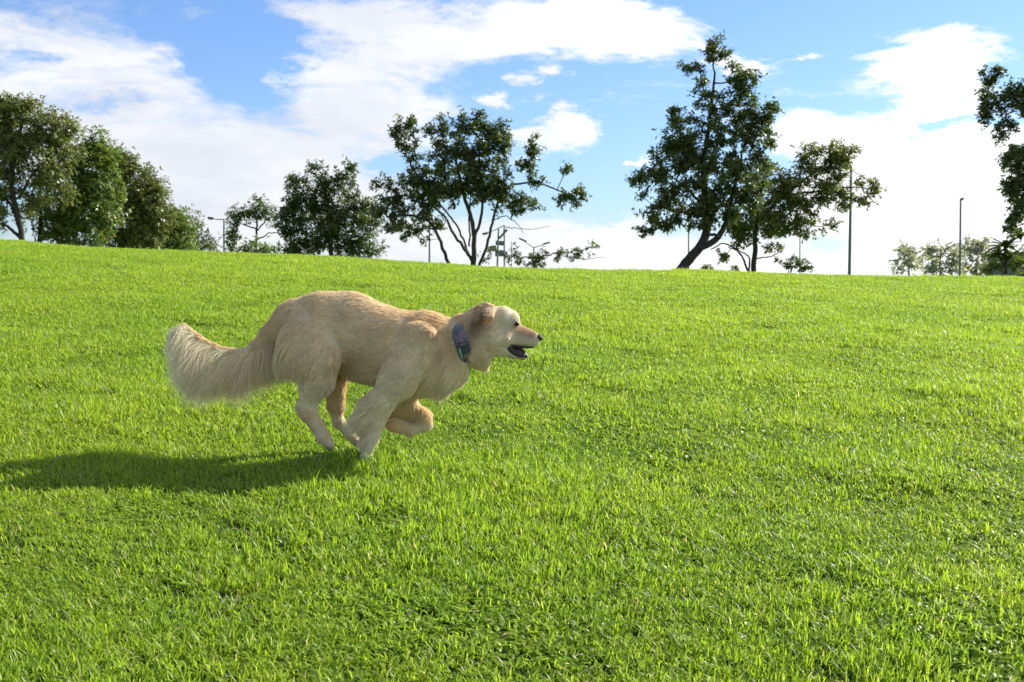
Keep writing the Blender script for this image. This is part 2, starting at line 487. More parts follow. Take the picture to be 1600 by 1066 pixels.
def tree(name, D, stems, blobs, leaf, label, cat='tree', group=None, seed=1, lsize=(.082, .036), ros=7, per=7,
         clump=9, dens=1.0, dscale=.8, twig=.006, stem_depth=.25):
    """stems: (points in px, r0, r1 in px[, depth drift]); blobs: (u, v, ru, rv, number of clumps)"""
    r = np.random.default_rng(seed)
    px = D / F
    base = at(stems[0][0][0][0], stems[0][0][0][1], D)
    base[2] = float(T(base[0], D)) - 0.15
    root = obj(name, None, label=label, cat=cat, group=group, loc=tuple(base))
    nodes, parent, nr = [], [], []
    acc = Acc()
    for st in stems:
        pts, r0, r1 = st[:3]
        drift = st[3] if len(st) > 3 else r.uniform(-1, 1) * stem_depth
        P3 = []
        L_ = len(pts)
        for k, (u, v) in enumerate(pts):
            p = at(u, v, D)
            p[1] += drift * (k / max(1, L_ - 1)) * abs(pts[0][1] - pts[-1][1]) * px * 0.6
            P3.append(p)
        first = np.array(P3[0])
        if abs(first[2] - base[2]) < 90 * px and st is stems[0] or (len(st) > 4 and st[4] == 'g'):
            g0 = first.copy(); g0[2] = base[2] - 0.1
            dirn = np.array(P3[1]) - first
            if first[2] > g0[2]:
                g0[:2] -= dirn[:2] * min(1.0, (first[2] - g0[2]) / max(.3, dirn[2]))
            P3 = [g0] + P3
        path = smooth_path(P3, max(8, len(P3) * 5))
        path[1:-1] += r.normal(0, .6 * px, path[1:-1].shape)
        rr = np.linspace(r0, r1, len(path)) * px
        if st is stems[0]:
            rr[:2] *= 1.2
        acc.add(*tube(path, rr, 8))
        k0 = len(nodes)
        for i, p in enumerate(path):
            nodes.append(p); parent.append(-1 if i == 0 else k0 + i - 1); nr.append(rr[i])
    tot = np.array([.5 * abs(b[2]) for b in blobs])
    C = []
    for (u, v, ru, rv, n) in blobs:
        n = max(2, int(n * dens * .78))
        k = 0
        while k < n:
            p = r.uniform(-1, 1, 3)
            if (p ** 2).sum() > 1 or (p ** 2).sum() < r.uniform(0, .35): continue
            c = at(u + p[0] * ru, v + p[2] * rv, D)
            c[1] += p[1] * dscale * min(ru * 1.0, rv * 1.6) * px
            C.append(c); k += 1
    C = np.array(C)
    nodes = list(nodes)
    N0 = np.array(nodes)
    start = len(nodes) // 6
    dist = np.array([np.linalg.norm(N0[start:] - c, axis=1).min() for c in C])
    order = np.argsort(dist)
    arr = np.zeros((len(nodes) + len(C) * 5, 3)); arr[:len(nodes)] = N0
    cnt = len(nodes)
    edges = []
    tips = []
    for i in order:
        c = C[i]
        dd_ = arr[:cnt] - c
        cost = np.linalg.norm(dd_ * np.array([1, 1, 1.0]), axis=1) + np.maximum(0, dd_[:, 2]) * .5
        cost[:start] += 5
        j = int(np.argmin(cost))
        a = arr[j]
        mid_n = 3
        prev = j
        bow = r.normal(0, .10, 3) * np.linalg.norm(c - a)
        for k in range(1, mid_n + 1):
            tt = k / mid_n
            p = a + (c - a) * tt + bow * math.sin(math.pi * tt)
            arr[cnt] = p; parent.append(prev); nr.append(0)
            edges.append((prev, cnt)); prev = cnt; cnt += 1
        tips.append(prev)
    weight = np.zeros(cnt)
    for tp in tips:
        weight[tp] += 1
    for k in range(cnt - 1, -1, -1):
        if parent[k] >= 0: weight[parent[k]] += weight[k]
    for (a, b) in edges:
        ra = min(twig * max(weight[a], 1) ** .42, nr[a] if nr[a] > 0 else 9)
        rb = twig * max(weight[b], 1) ** .42
        acc.add(*tube([arr[a], arr[b]], [min(ra, rb * 1.3), rb], 5))
    loc = base
    me = acc.mesh('trunk')
    co = np.empty(len(me.vertices) * 3, np.float32); me.vertices.foreach_get('co', co)
    me.vertices.foreach_set('co', (co.reshape(-1, 3) - loc.astype(np.float32)).ravel()); me.update()
    obj('trunk', me, bark, root)
    # leaf rosettes
    m_ = len(C)
    cc = np.repeat(C, ros, 0)
    par_dir = np.array([C[i] - arr[parent[tips[list(order).index(i)]]] for i in range(m_)]) if m_ < 2 else None
    offs = r.normal(0, 1, cc.shape) * clump * px * np.array([.66, .66, .58])
    rc = cc + offs
    cen = C.mean(0)
    ax = (rc - cen); ax /= np.linalg.norm(ax, axis=1, keepdims=True) + 1e-9
    ax = ax * .7 + np.array([0, 0, .75]) + r.normal(0, .35, ax.shape)
    me = leaves(rc - loc, ax, r, per, lsize[0], lsize[1], 'crown')
    obj('crown', me, LEAF[leaf], root)
    return root

# big trees on the left, standing in a row and running downhill
tree('broadleaf_tree', 29, [([(36, 395), (34, 350), (22, 300), (30, 240), (45, 190)], 5, 2), ([(34, 370), (22, 330), (0, 300), (-20, 270)], 3.5, 1.5),
      ([(34, 372), (8, 352), (-25, 342)], 3, 1.2), ([(30, 310), (50, 270), (85, 230)], 2.5, 1)],
     [(25, 200, 60, 48, 80), (85, 205, 38, 32, 45), (-30, 215, 55, 60, 70), (60, 250, 65, 38, 70), (-10, 285, 50, 32, 45), (12, 335, 42, 20, 16), (20, 168, 45, 18, 30), (75, 300, 40, 22, 22), (-70, 300, 45, 50, 40)],
     'mid', 'tallest tree at the far left, dark forked trunk under a wide green crown', seed=11, ros=13, dens=1.35, clump=10)
tree('broadleaf_tree', 30.5, [([(60, 397), (66, 340), (62, 300), (80, 262)], 4.5, 2), ([(64, 322), (90, 312), (120, 306)], 2.5, 1), ([(64, 330), (40, 300), (10, 292)], 2, 1)],
     [(135, 255, 38, 32, 55), (110, 290, 45, 30, 55), (150, 225, 14, 20, 14), (85, 330, 40, 24, 30), (88, 358, 34, 18, 24), (165, 245, 20, 16, 18), (140, 330, 50, 30, 50), (125, 365, 50, 20, 36), (160, 300, 30, 40, 40)],
     'bright', 'bright green bushy tree just right of the tallest left tree, lit crown', seed=12, ros=13, dens=1.35, clump=10)
tree('broadleaf_tree', 32, [([(190, 400), (188, 340), (182, 280)], 3.5, 1.5), ([(188, 350), (215, 310), (230, 280)], 2, 1)],
     [(185, 262, 28, 26, 40), (215, 290, 36, 32, 55), (232, 300, 24, 22, 30), (195, 335, 52, 38, 80), (240, 330, 28, 40, 48), (205, 375, 55, 20, 50), (180, 245, 12, 14, 9)],
     'mid', 'rounded tree third from the left edge, brownish green leaves reaching the grass', seed=13, ros=13, dens=1.35, clump=10)
tree('broadleaf_tree', 34, [([(262, 405), (262, 365), (258, 335)], 3, 1.2)],
     [(258, 350, 28, 28, 44), (270, 380, 44, 20, 50), (248, 310, 14, 22, 16), (285, 352, 20, 20, 22)],
     'bright', 'small green tree at the low end of the left tree row, before the bush', seed=14, dens=1.5, ros=11)
tree('leafy_bush', 36, [([(305, 410), (303, 380), (296, 355)], 2.5, 1)],
     [(296, 345, 16, 18, 20), (300, 372, 30, 20, 36), (326, 383, 18, 12, 16), (285, 385, 25, 14, 18)],
     'mid', 'low bush at the right end of the left tree row, beside the grey street lamp', cat='bush', seed=15)
# small open tree with sky below
tree('open_crowned_tree', 37, [([(400, 405), (400, 370), (402, 350), (395, 330)], 2.6, 1.3), ([(402, 375), (425, 362), (440, 366)], 1.2, .6),
      ([(400, 358), (380, 350), (366, 345)], 1.2, .6), ([(401, 362), (415, 345), (415, 325)], 1.3, .7)],
     [(405, 325, 25, 16, 42), (385, 335, 14, 12, 14), (366, 345, 12, 22, 22), (364, 375, 10, 18, 20), (425, 345, 10, 8, 6)],
     'dark', 'small open tree with sky showing between its thin branches, right of the grey lamp post', seed=16, clump=7)
tree('leafy_bush', 35, [([(412, 412), (412, 395), (410, 388)], 2, 1)],
     [(392, 384, 14, 9, 12), (415, 391, 26, 8, 20), (386, 396, 18, 7, 10)],
     'bright', 'low bright green bush at the foot of the small open tree', cat='bush', seed=17, ros=6)
tree('dense_tree', 33, [([(518, 420), (517, 370), (512, 320), (505, 285)], 4.5, 1.6), ([(516, 370), (485, 330), (470, 300)], 2, 1), ([(517, 360), (550, 320), (560, 290)], 2, 1)],
     [(465, 300, 16, 32, 34), (450, 350, 18, 38, 44), (497, 300, 22, 34, 44), (530, 310, 36, 30, 60), (545, 275, 12, 22, 16), (492, 350, 40, 38, 90), (548, 350, 42, 32, 80), (475, 388, 38, 16, 44), (560, 388, 40, 16, 44), (575, 330, 22, 26, 30), (490, 268, 9, 12, 7), (520, 275, 8, 10, 5)],
     'dark', 'dense dark tree with foliage down to the grass, left of the tree with many stems', seed=18, ros=11, clump=8)
tree('many_stemmed_tree', 29, [([(740, 412), (742, 370), (735, 335), (722, 300), (712, 250)], 5, 2),
      ([(742, 414), (727, 390), (706, 362), (697, 340), (672, 318), (640, 312)], 3.2, 1.4, .3, 'g'),
      ([(706, 418), (698, 407), (687, 372), (672, 345), (640, 336), (606, 340)], 3.4, 1.6, -.3, 'g'),
      ([(740, 416), (728, 385), (712, 350), (690, 322), (665, 300)], 2.2, 1.2, .5, 'g'),
      ([(749, 416), (762, 380), (770, 345), (782, 300), (802, 286), (840, 284), (872, 295), (900, 312)], 2.8, 1.0, .3, 'g'),
      ([(742, 372), (755, 330), (748, 280), (750, 220)], 2.6, 1.2), ([(733, 385), (733, 340), (735, 300)], 1.6, 1),
      ([(770, 345), (790, 336), (812, 352), (818, 366)], .9, .4), ([(790, 355), (830, 359), (860, 353)], .6, .3)],
     [(700, 270, 62, 40, 120), (760, 265, 42, 48, 95), (655, 300, 50, 30, 75), (615, 325, 30, 20, 34), (735, 220, 60, 30, 80), (640, 225, 18, 28, 20), (622, 200, 5, 24, 12), (643, 198, 5, 14, 8),
      (692, 194, 4, 18, 9), (721, 190, 4, 16, 9), (750, 188, 5, 18, 10), (673, 203, 4, 14, 7), (780, 215, 20, 28, 24), (790, 310, 26, 24, 26), (815, 320, 24, 22, 16),
      (835, 232, 10, 22, 12), (820, 262, 16, 14, 12), (845, 280, 22, 8, 8), (888, 270, 8, 14, 5), (890, 300, 22, 10, 12), (912, 304, 8, 6, 3), (905, 318, 10, 5, 4), (870, 315, 10, 8, 3),
      (660, 350, 30, 16, 20), (625, 350, 26, 14, 16), (650, 372, 24, 10, 7), (720, 305, 60, 16, 34), (600, 285, 14, 16, 9)],
     'dark', 'big wide tree with many thin curved stems spreading from one base, centre of the ridge', seed=19, ros=11, clump=6.8, dens=.86)
tree('low_spreading_bush', 38, [([(838, 425), (838, 408), (842, 398)], 2.2, 1), ([(840, 402), (870, 395), (905, 392), (935, 384)], 1.2, .5), ([(840, 402), (812, 402), (785, 398)], 1, .5), ([(880, 400), (915, 405), (945, 402)], .7, .3)],
     [(830, 408, 26, 9, 26), (850, 398, 14, 8, 10), (880, 400, 22, 8, 18), (910, 394, 18, 8, 14), (932, 384, 9, 6, 6), (800, 405, 18, 9, 12), (764, 398, 10, 12, 7), (803, 391, 6, 3, 3), (758, 405, 8, 6, 4)],
     'dark', 'low flat spreading bush right of the tree with many stems, under the double street lamp', cat='bush', seed=20, ros=5, clump=5)
# right-hand pair
tree('leaning_tree', 27, [([(1060, 428), (1078, 404), (1096, 384), (1108, 360), (1105, 320), (1100, 260), (1112, 190), (1120, 110)], 9, 1.6, .1),
      ([(1092, 388), (1115, 378), (1128, 366), (1138, 340), (1150, 290), (1165, 230)], 5.5, 1.5, .2),
      ([(1124, 372), (1118, 366), (1106, 367)], 2.4, 2.2), ([(1105, 330), (1070, 290), (1040, 270)], 2.5, 1), ([(1104, 340), (1060, 330), (1020, 320)], 2, .9)],
     [(1122, 80, 18, 24, 24), (1085, 108, 20, 10, 11), (1150, 120, 18, 20, 14), (1095, 135, 16, 8, 8), (1165, 128, 20, 18, 22), (1105, 160, 24, 14, 14), (1150, 165, 34, 30, 46), (1190, 175, 22, 24, 28), (1132, 200, 42, 30, 62),
      (1190, 220, 26, 38, 46), (1070, 210, 36, 30, 50), (1055, 178, 8, 10, 7), (1050, 245, 40, 38, 66), (1110, 260, 55, 42, 105), (1170, 280, 40, 46, 80), (1020, 290, 34, 36, 55), (1075, 310, 50, 28, 60), (1125, 320, 44, 24, 50), (1030, 340, 32, 18, 28), (1010, 360, 14, 9, 7), (1085, 345, 30, 14, 18)],
     'dark', 'tallest tree on the ridge, dark trunk leaning right under a big ragged crown', seed=21, ros=11, clump=7.0, dens=.76)
tree('crooked_tree', 29, [([(1178, 428), (1180, 390), (1182, 350), (1190, 310), (1200, 270)], 5, 2, .2),
      ([(1170, 428), (1160, 400), (1150, 390), (1130, 378), (1112, 388)][:4] + [(1110, 390)], 2.4, .8, -.1, 'g'), ([(1170, 422), (1172, 400), (1160, 395), (1138, 386)], 2, .8, .1, 'g'),
      ([(1182, 404), (1205, 401), (1222, 392)], 1.2, .5), ([(1190, 340), (1230, 300), (1270, 270), (1300, 262)], 2.6, 1), ([(1225, 305), (1280, 300), (1320, 292), (1360, 295)], 1.8, .6), ([(1310, 285), (1330, 265), (1360, 285)], .9, .4)],
     [(1200, 300, 42, 46, 90), (1240, 300, 34, 36, 60), (1190, 350, 46, 28, 66), (1230, 345, 26, 26, 34), (1150, 350, 26, 24, 26), (1262, 250, 20, 26, 30), (1305, 240, 28, 16, 32), (1310, 262, 22, 20, 26), (1290, 290, 30, 28, 40), (1318, 308, 18, 20, 18),
      (1365, 290, 13, 12, 10), (1348, 318, 14, 10, 7), (1340, 290, 12, 10, 5), (1270, 330, 12, 26, 10), (1295, 355, 14, 10, 5), (1255, 365, 20, 10, 9), (1212, 385, 12, 9, 5), (1135, 398, 9, 9, 5), (1160, 375, 12, 12, 9), (1335, 240, 7, 10, 4)],
     'mid', 'wide tree with forked trunk right of the leaning one, branches reaching past the tall pole', seed=22, ros=11, clump=7.6, dens=.85)
tree('low_spreading_bush', 32, [([(1232, 432), (1238, 418), (1250, 412)], 1.6, .8)],
     [(1245, 414, 24, 7, 18), (1262, 418, 12, 5, 6), (1216, 408, 8, 3, 3), (1238, 402, 5, 4, 2)],
     'dark', 'low dark bush on the grass right of the forked trunk, near the thin grey post', cat='bush', seed=23, ros=5, clump=4)
tree('low_spreading_bush', 33, [([(1112, 430), (1112, 424), (1112, 420)], 1.3, .8)],
     [(1108, 420, 14, 4, 9), (1150, 421, 12, 4, 7)],
     'mid', 'very low leafy shoots on the crest between the leaning trunk and the forked trunk', cat='bush', seed=24, ros=4, clump=3)
# tree mostly outside the right edge
tree('overhanging_tree', 24, [([(1665, 440), (1660, 380), (1650, 300), (1640, 200)], 9, 3, .1), ([(1655, 330), (1630, 300), (1600, 290)], 3, 1), ([(1645, 230), (1610, 170), (1570, 150)], 3.5, 1.2), ([(1656, 350), (1620, 345), (1592, 352)], 2, .8)],
     [(1545, 118, 18, 14, 16), (1590, 155, 34, 24, 46), (1545, 160, 18, 24, 22), (1535, 182, 10, 12, 7), (1570, 195, 22, 12, 11), (1563, 215, 7, 8, 2), (1640, 160, 50, 50, 80), (1592, 250, 24, 26, 36), (1588, 290, 22, 24, 32), (1596, 325, 18, 18, 18), (1650, 260, 50, 60, 80), (1588, 345, 14, 10, 7), (1575, 355, 9, 6, 3)],
     'dark', 'dark leafy tree at the right edge, its branches reaching into the frame from outside', seed=25, ros=11, clump=7, dens=.72)
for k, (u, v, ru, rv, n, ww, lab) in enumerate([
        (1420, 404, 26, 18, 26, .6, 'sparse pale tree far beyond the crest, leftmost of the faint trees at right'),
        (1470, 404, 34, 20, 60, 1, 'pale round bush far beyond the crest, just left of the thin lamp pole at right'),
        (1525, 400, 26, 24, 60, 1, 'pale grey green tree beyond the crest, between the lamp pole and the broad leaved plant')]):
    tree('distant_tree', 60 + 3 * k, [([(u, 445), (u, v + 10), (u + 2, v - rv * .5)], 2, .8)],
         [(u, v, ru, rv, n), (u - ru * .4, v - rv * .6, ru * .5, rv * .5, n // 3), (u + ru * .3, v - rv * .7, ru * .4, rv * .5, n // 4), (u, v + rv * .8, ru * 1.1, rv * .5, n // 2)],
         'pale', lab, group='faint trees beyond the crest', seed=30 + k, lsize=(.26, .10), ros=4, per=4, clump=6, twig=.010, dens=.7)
tree('low_spreading_bush', 34, [([(1568, 432), (1566, 418), (1570, 405)], 2, 1)],
     [(1572, 412, 26, 12, 34), (1548, 420, 16, 8, 16), (1590, 400, 16, 16, 18)],
     'mid', 'green bush on the crest at the right edge, below the broad leaved plant', cat='bush', seed=35, ros=6, clump=6)

# broad leaved plant: long leaves in a whorl
def broad_plant():
    r = np.random.default_rng(5)
    D = 31
    base = at(1572, 430, D); base[2] = float(T(base[0], D)) - .1
    root = obj('broad_leaved_plant', None, label='plant with long pointed leaves in a whorl at the right edge of the ridge', cat='plant', loc=tuple(base))
    top = at(1570, 385, D) - base
    V, Q = tube(smooth_path([(0, 0, 0), top * .5 + np.array([.03, 0, 0]), top], 8), np.linspace(.06, .03, 8), 7)
    obj('stem', mesh_np('stem', V, quads=Q, smooth=True), bark, root)
    lm = leaf_material('leaf_long_blade', (0.06, 0.085, 0.02), (0.11, 0.13, 0.03), (0.16, 0.13, 0.05))
    heads = [top, at(1594, 368, D) - base, at(1580, 402, D) - base, at(1560, 398, D) - base]
    for hd in heads:
        for k in range(22):
            a = r.uniform(0, 2 * math.pi); elv = r.uniform(-.25, .8); L = r.uniform(.30, .50)
            d = np.array([math.cos(a) * math.cos(elv), math.sin(a) * math.cos(elv), math.sin(elv)])
            s = np.cross(d, (0, 0, 1)); s /= np.linalg.norm(s)
            n_ = 7; Vs = []
            for i in range(n_):
                tt = i / (n_ - 1)
                c_ = hd + d * L * tt + np.array([0, 0, -.22 * L * tt * tt])
                wv = .055 * math.sin(math.pi * min(.98, tt * .85 + .12))
                if i == n_ - 1: wv = .004
                Vs += [c_ - s * wv + (0, 0, .012), c_ - (0, 0, .01), c_ + s * wv + (0, 0, .012)]
            Qs = []
            for i in range(n_ - 1):
                o = i * 3
                Qs += [[o, o + 1, o + 4, o + 3], [o + 1, o + 2, o + 5, o + 4]]
            me = mesh_np('leaf', np.array(Vs), quads=np.array(Qs), smooth=True)
            fattr(me, 'tone', np.full(len(Qs), r.uniform(0, .9)))
            obj('leaf', me, lm, root)
    V, Q = tube([top, heads[1]], [.03, .02], 6); obj('branch', mesh_np('branch', V, quads=Q), bark, root)
    V, Q = tube([top * .7, heads[2]], [.03, .02], 6); obj('branch', mesh_np('branch', V, quads=Q), bark, root)
    V, Q = tube([top * .6, heads[3]], [.03, .02], 6); obj('branch', mesh_np('branch', V, quads=Q), bark, root)
broad_plant()

# ------------------------------------------------------------------ poles, lamps, signs, buildings beyond the crest
steel = simple('galvanised_steel', (0.20, 0.21, 0.22), 0.45, 0.6, .15, 20)
darkst = simple('painted_dark_steel', (0.11, 0.125, 0.135), 0.5, 0.3, .2, 20)
glassm = simple('lamp_lens', (0.35, 0.36, 0.36), 0.25, 0.0, .1, 10)
signm = simple('sign_back_metal', (0.17, 0.18, 0.20), 0.5, 0.4, .15, 15)

def box_mesh(name, c, h, rotz=0.0, tilt=0.0, bev=.15):
    """bevelled box as a lofted rounded prism"""
    import bmesh
    bm = bmesh.new()
    bmesh.ops.create_cube(bm, size=2)
    for v_ in bm.verts:
        v_.co = Vector((v_.co.x * h[0], v_.co.y * h[1], v_.co.z * h[2]))
    bmesh.ops.bevel(bm, geom=bm.edges[:], offset=min(h) * bev, segments=2, affect='EDGES')
    from mathutils import Matrix
    bm.transform(Matrix.Translation(c) @ Matrix.Rotation(rotz, 4, 'Z') @ Matrix.Rotation(tilt, 4, 'Y'))
    me = bpy.data.meshes.new(name); bm.to_mesh(me); bm.free()
    return me

def street_lamp(u, vtop, D, rpx, arms, label, name='street_lamp', group=None, m_=None, foot=430, lean=0):
    m_ = m_ or steel
    b = at(u, foot, D); b[2] = float(T(b[0], D)) - .2
    top = at(u + lean, vtop, D) - b
    root = obj(name, None, label=label, cat='street lamp' if arms else 'pole', group=group, loc=tuple(b))
    n = 10; rp = rpx * D / F
    pts = [top * k / (n - 1) for k in range(n)]
    V, Q = tube(pts, np.linspace(rp * 1.25, rp * .8, n), 12)
    obj('pole', mesh_np('pole', V, quads=Q, smooth=True), m_, root)
    V, Q = tube([(0, 0, 0), (0, 0, .3), (0, 0, .32)], [rp * 2.2, rp * 2.2, rp * 1.2], 12)
    obj('base_plate', mesh_np('base_plate', V, quads=Q, smooth=True), m_, root)
    if not arms:
        V, Q = tube([top, top + (0, 0, rp), top + (0, 0, rp * 1.4)], [rp * .95, rp * .8, rp * .05], 12)
        obj('pole_cap', mesh_np('pole_cap', V, quads=Q, smooth=True), m_, root)
    for (du, dv, lift, hl) in arms:
        e = at(u + lean + du, vtop + dv, D) - b
        st = top - np.array([0, 0, lift * D / F])
        mid_ = (st + e) / 2 + np.array([0, 0, -.05 * np.linalg.norm(e - st)])
        pth = smooth_path([st, mid_, e], 10)
        V, Q = tube(pth, np.linspace(rp * .55, rp * .42, 10), 8)
        arm = obj('arm', mesh_np('arm', V, quads=Q, smooth=True), m_, root)
        hx = hl * D / F
        d_ = e - pth[-3]; ang = -math.atan2(d_[2], abs(d_[0]) + 1e-6) * (1 if d_[0] > 0 else -1) * .6
        hd = obj('lamp_head', box_mesh('lamp_head', tuple(e), (hx, hx * .42, max(.035, hx * .16)), 0, ang, .6), darkst, root)
        obj('lens', box_mesh('lens', tuple(e + np.array([0, 0, -max(.035, hx * .16) - .004])), (hx * .7, hx * .3, .012), 0, ang, .5), glassm, hd)
    return root
street_lamp(350, 343, 40, 1.6, [(-21, -2, 0, 5)], 'grey street lamp with one curved arm, beside the dark edge of the small open tree')
street_lamp(188, 238, 36, 1.5, [(-22, -8, 0, 6)], 'street lamp hidden in the left trees, only its dark head above the leaves')
street_lamp(671, 262, 34, 1.3, [], 'thin grey pole standing behind the left stems of the many stemmed tree', 'metal_pole')
street_lamp(788, 352, 46, 1.3, [(-2, 14, 0, 10), (-30, 13, 0, 5)], 'taller street lamp pole right beside the grey sign panels')
street_lamp(834, 387, 60, 1.3, [(-17, -12, 0, 7), (20, -7, 0, 6)], 'double arm street lamp rising from the low spreading bush', m_=steel)
street_lamp(799, 378, 75, .7, [], 'faint thin post between the sign panels and the double arm lamp', 'metal_pole')
street_lamp(1076, 330, 45, 1.2, [], 'thin grey pole left of the leaning trunk', 'metal_pole')
street_lamp(1250, 330, 70, .9, [], 'faint thin post seen under the branches, above the low dark bush', 'metal_pole')
street_lamp(1327, 262, 31, 2.1, [], 'tall dark pole rising from the grass through the right branches of the wide tree', 'metal_pole', m_=darkst, lean=3)
street_lamp(1500, 312, 40, 1.6, [(2, -1, 0, 3.2)], 'slim dark lamp pole with a small head, at the right before the pale trees', m_=darkst, lean=1)

def sign_post():
    D = 46
    b = at(775, 430, D); b[2] = float(T(b[0], D)) - .2
    root = obj('sign_post', None, label='grey post carrying four blank dark sign panels, seen from behind at the ridge', cat='sign', loc=tuple(b))
    top = at(779, 358, D) - b
    V, Q = tube([(0, 0, 0), top * .5, top], [.04, .035, .03], 10)
    obj('pole', mesh_np('pole', V, quads=Q, smooth=True), steel, root)
    for k, (u, v, hu, hv, a) in enumerate([(781, 380, 6.5, 3.6, .12), (771, 388, 4.5, 4.2, -.05), (780, 396, 6.5, 5, 0), (789, 397, 3.6, 4.2, .1)]):
        c_ = at(u, v, D + .06 + .03 * k) - b
        p = obj('sign_panel', box_mesh('sign_panel', tuple(c_), (hu * D / F, .012, hv * D / F), a, a * .6, .4), signm, root)
        V, Q = tube([c_ + (-hu * D / F * .8, -.03, 0), c_ + (hu * D / F * .8, -.03, 0)], [.014, .014], 6)
        obj('bracket', mesh_np('bracket', V, quads=Q), steel, p)
sign_post()

def hut():
    D = 48
    wall = simple('grey_render', (0.16, 0.165, 0.18), 0.85, var=.12, scale=3, bump=.2)
    roofm = simple('grey_roof_sheet', (0.09, 0.095, 0.10), 0.6, 0.2, .15, 6)
    dark = simple('dark_window_glass', (0.03, 0.035, 0.04), 0.15, 0, .1, 3)
    b = at(1622, 430, D); b[2] = float(T(b[0], D)) - .2
    root = obj('small_building', None, label='low dark grey building at the right edge behind the broad leaved plant', cat='building', loc=tuple(b))
    h = (at(1622, 399, D) - b)[2]
    obj('wall', box_mesh('wall', (0, 1.2, h / 2), (.98, 1.3, h / 2), 0, 0, .02), wall, root)
    obj('roof', box_mesh('roof', (0, 1.2, h + .06), (1.12, 1.45, .06), 0, 0, .2), roofm, root)
    for x in (-.45, .45):
        f_ = obj('window', box_mesh('window', (x, -.11, h * .6), (.26, .03, .3), 0, 0, .1), roofm, root)
        obj('pane', box_mesh('pane', (x, -.145, h * .6), (.22, .01, .26), 0, 0, .1), dark, f_)
hut()

def frame_stand():
    # pale V of two pipes in front of the dark dense tree
    D = 31
    b = at(477, 412, D); b[2] = float(T(b[0], D)) - .1
    root = obj('pipe_frame', None, label='pale V shaped pipe frame low in front of the dense dark tree', cat='frame', loc=tuple(b))
    pal = simple('pale_pipe', (0.20, 0.20, 0.20), 0.5, 0.2, .1, 9)
    p0 = at(477, 392, D) - b
    for (u, v) in ((465, 383), (492, 384)):
        V, Q = tube([p0, at(u, v, D) - b], [.011, .011], 8); obj('arm', mesh_np('arm', V, quads=Q, smooth=True), pal, root)
    V, Q = tube([(0, 0, 0), p0], [.02, .02], 8); obj('post', mesh_np('post', V, quads=Q, smooth=True), pal, root)
frame_stand()
# ------------------------------------------------------------------ dog
DS = 5.0 / F                                   # metres per photo pixel at the dog
def L2(u, v, y=0.0):
    return np.array([(u - 570) * DS, y, (722 - v) * DS])

# each primitive: name, a(u,v,y), b(u,v,y), ra px, rb px, y-scale, blend, fur length m, flow (du, dv up), colour key
CREAM, GOLD, PALE, RED, WHITE, LIP, MUZ = (.78, .68, .47), (.72, .57, .34), (.84, .77, .59), (.50, .31, .155), (.88, .82, .70), (.02, .015, .013), (.60, .43, .255)
PR = []
def prim(n, a, b, ra, rb, ys, k, fl, flow, col, sym=False):
    PR.append(dict(n=n, a=L2(*a), b=L2(*b), ra=ra * DS, rb=rb * DS, ys=ys, k=k * DS, L=fl, f=np.array([flow[0], 0, flow[1]], float), c=np.array(col)))
    if sym:
        PR.append(dict(n=n, a=L2(a[0], a[1], -a[2]), b=L2(b[0], b[1], -b[2]), ra=ra * DS, rb=rb * DS, ys=ys, k=k * DS, L=fl, f=np.array([flow[0], 0, flow[1]], float), c=np.array(col)))
# trunk
prim('rump', (468, 505, 0), (500, 507, 0), 34, 46, .92, 18, .022, (-1, -.3), CREAM)
prim('loin', (500, 508, 0), (545, 517, 0), 49, 58, .54, 20, .020, (-1, .05), CREAM)
prim('rib', (545, 519, 0), (600, 538, 0), 58, 55, .68, 20, .020, (-1, .1), CREAM)
prim('chest', (600, 540, 0), (655, 552, 0), 55, 57, .74, 20, .026, (-1, -.15), CREAM)
prim('forechest', (655, 560, 0), (695, 569, 0), 50, 37, .80, 20, .036, (-.9, -.5), PALE)
prim('withers', (612, 512, 0), (668, 515, 0), 20, 19, .9, 18, .022, (-1, .15), GOLD)
prim('neck', (672, 535, 0), (722, 533, 0), 44, 33, .84, 20, .036, (-1, -.35), GOLD)
prim('neck2', (722, 533, 0), (755, 513, 0), 33, 33, .80, 14, .030, (-.9, -.5), GOLD)
prim('chestfront', (700, 572, 0), (712, 569, 0), 28, 21, .9, 16, .045, (.2, -1), PALE)
# head
prim('skull', (758, 503, 0), (786, 501, 0), 27, 22.5, .92, 10, .015, (-1, .1), PALE)
prim('brow', (790, 497, .014), (800, 498, .014), 16, 12, 1, 8, .010, (-1, .4), PALE, True)
prim('cheek', (772, 527, .030), (790, 526, .026), 19, 14, .9, 10, .020, (-1, -.4), PALE, True)
prim('muzzle', (800, 519, 0), (832, 528, 0), 16.5, 10.5, .92, 8, .007, (-1, .1), MUZ)
prim('bridge', (806, 509, 0), (838, 521.5, 0), 5.5, 4.0, 1.1, 5, .005, (-1, .35), MUZ)
prim('nosebase', (834, 528, 0), (839, 531, 0), 7.5, 6.0, 1.05, 5, .004, (-1, 0), PALE)
prim('flews', (806, 529, .016), (832, 533, .010), 9.5, 7.0, .8, 6, .006, (-1, -.2), PALE, True)
prim('jaw', (783, 542, 0), (803, 553, 0), 11, 6.0, 1.3, 7, .008, (-1, .2), PALE)
prim('jaw2', (803, 554.5, 0), (820, 558.5, 0), 5.0, 3.6, 2.0, 4, .003, (-1, .2), MUZ)
prim('throat', (748, 530, 0), (784, 539, 0), 28, 14, .80, 12, .032, (-.7, -.8), PALE)
prim('ruff', (750, 542, 0), (757, 549, 0), 17, 11, 1.2, 14, .050, (.05, -1), PALE)
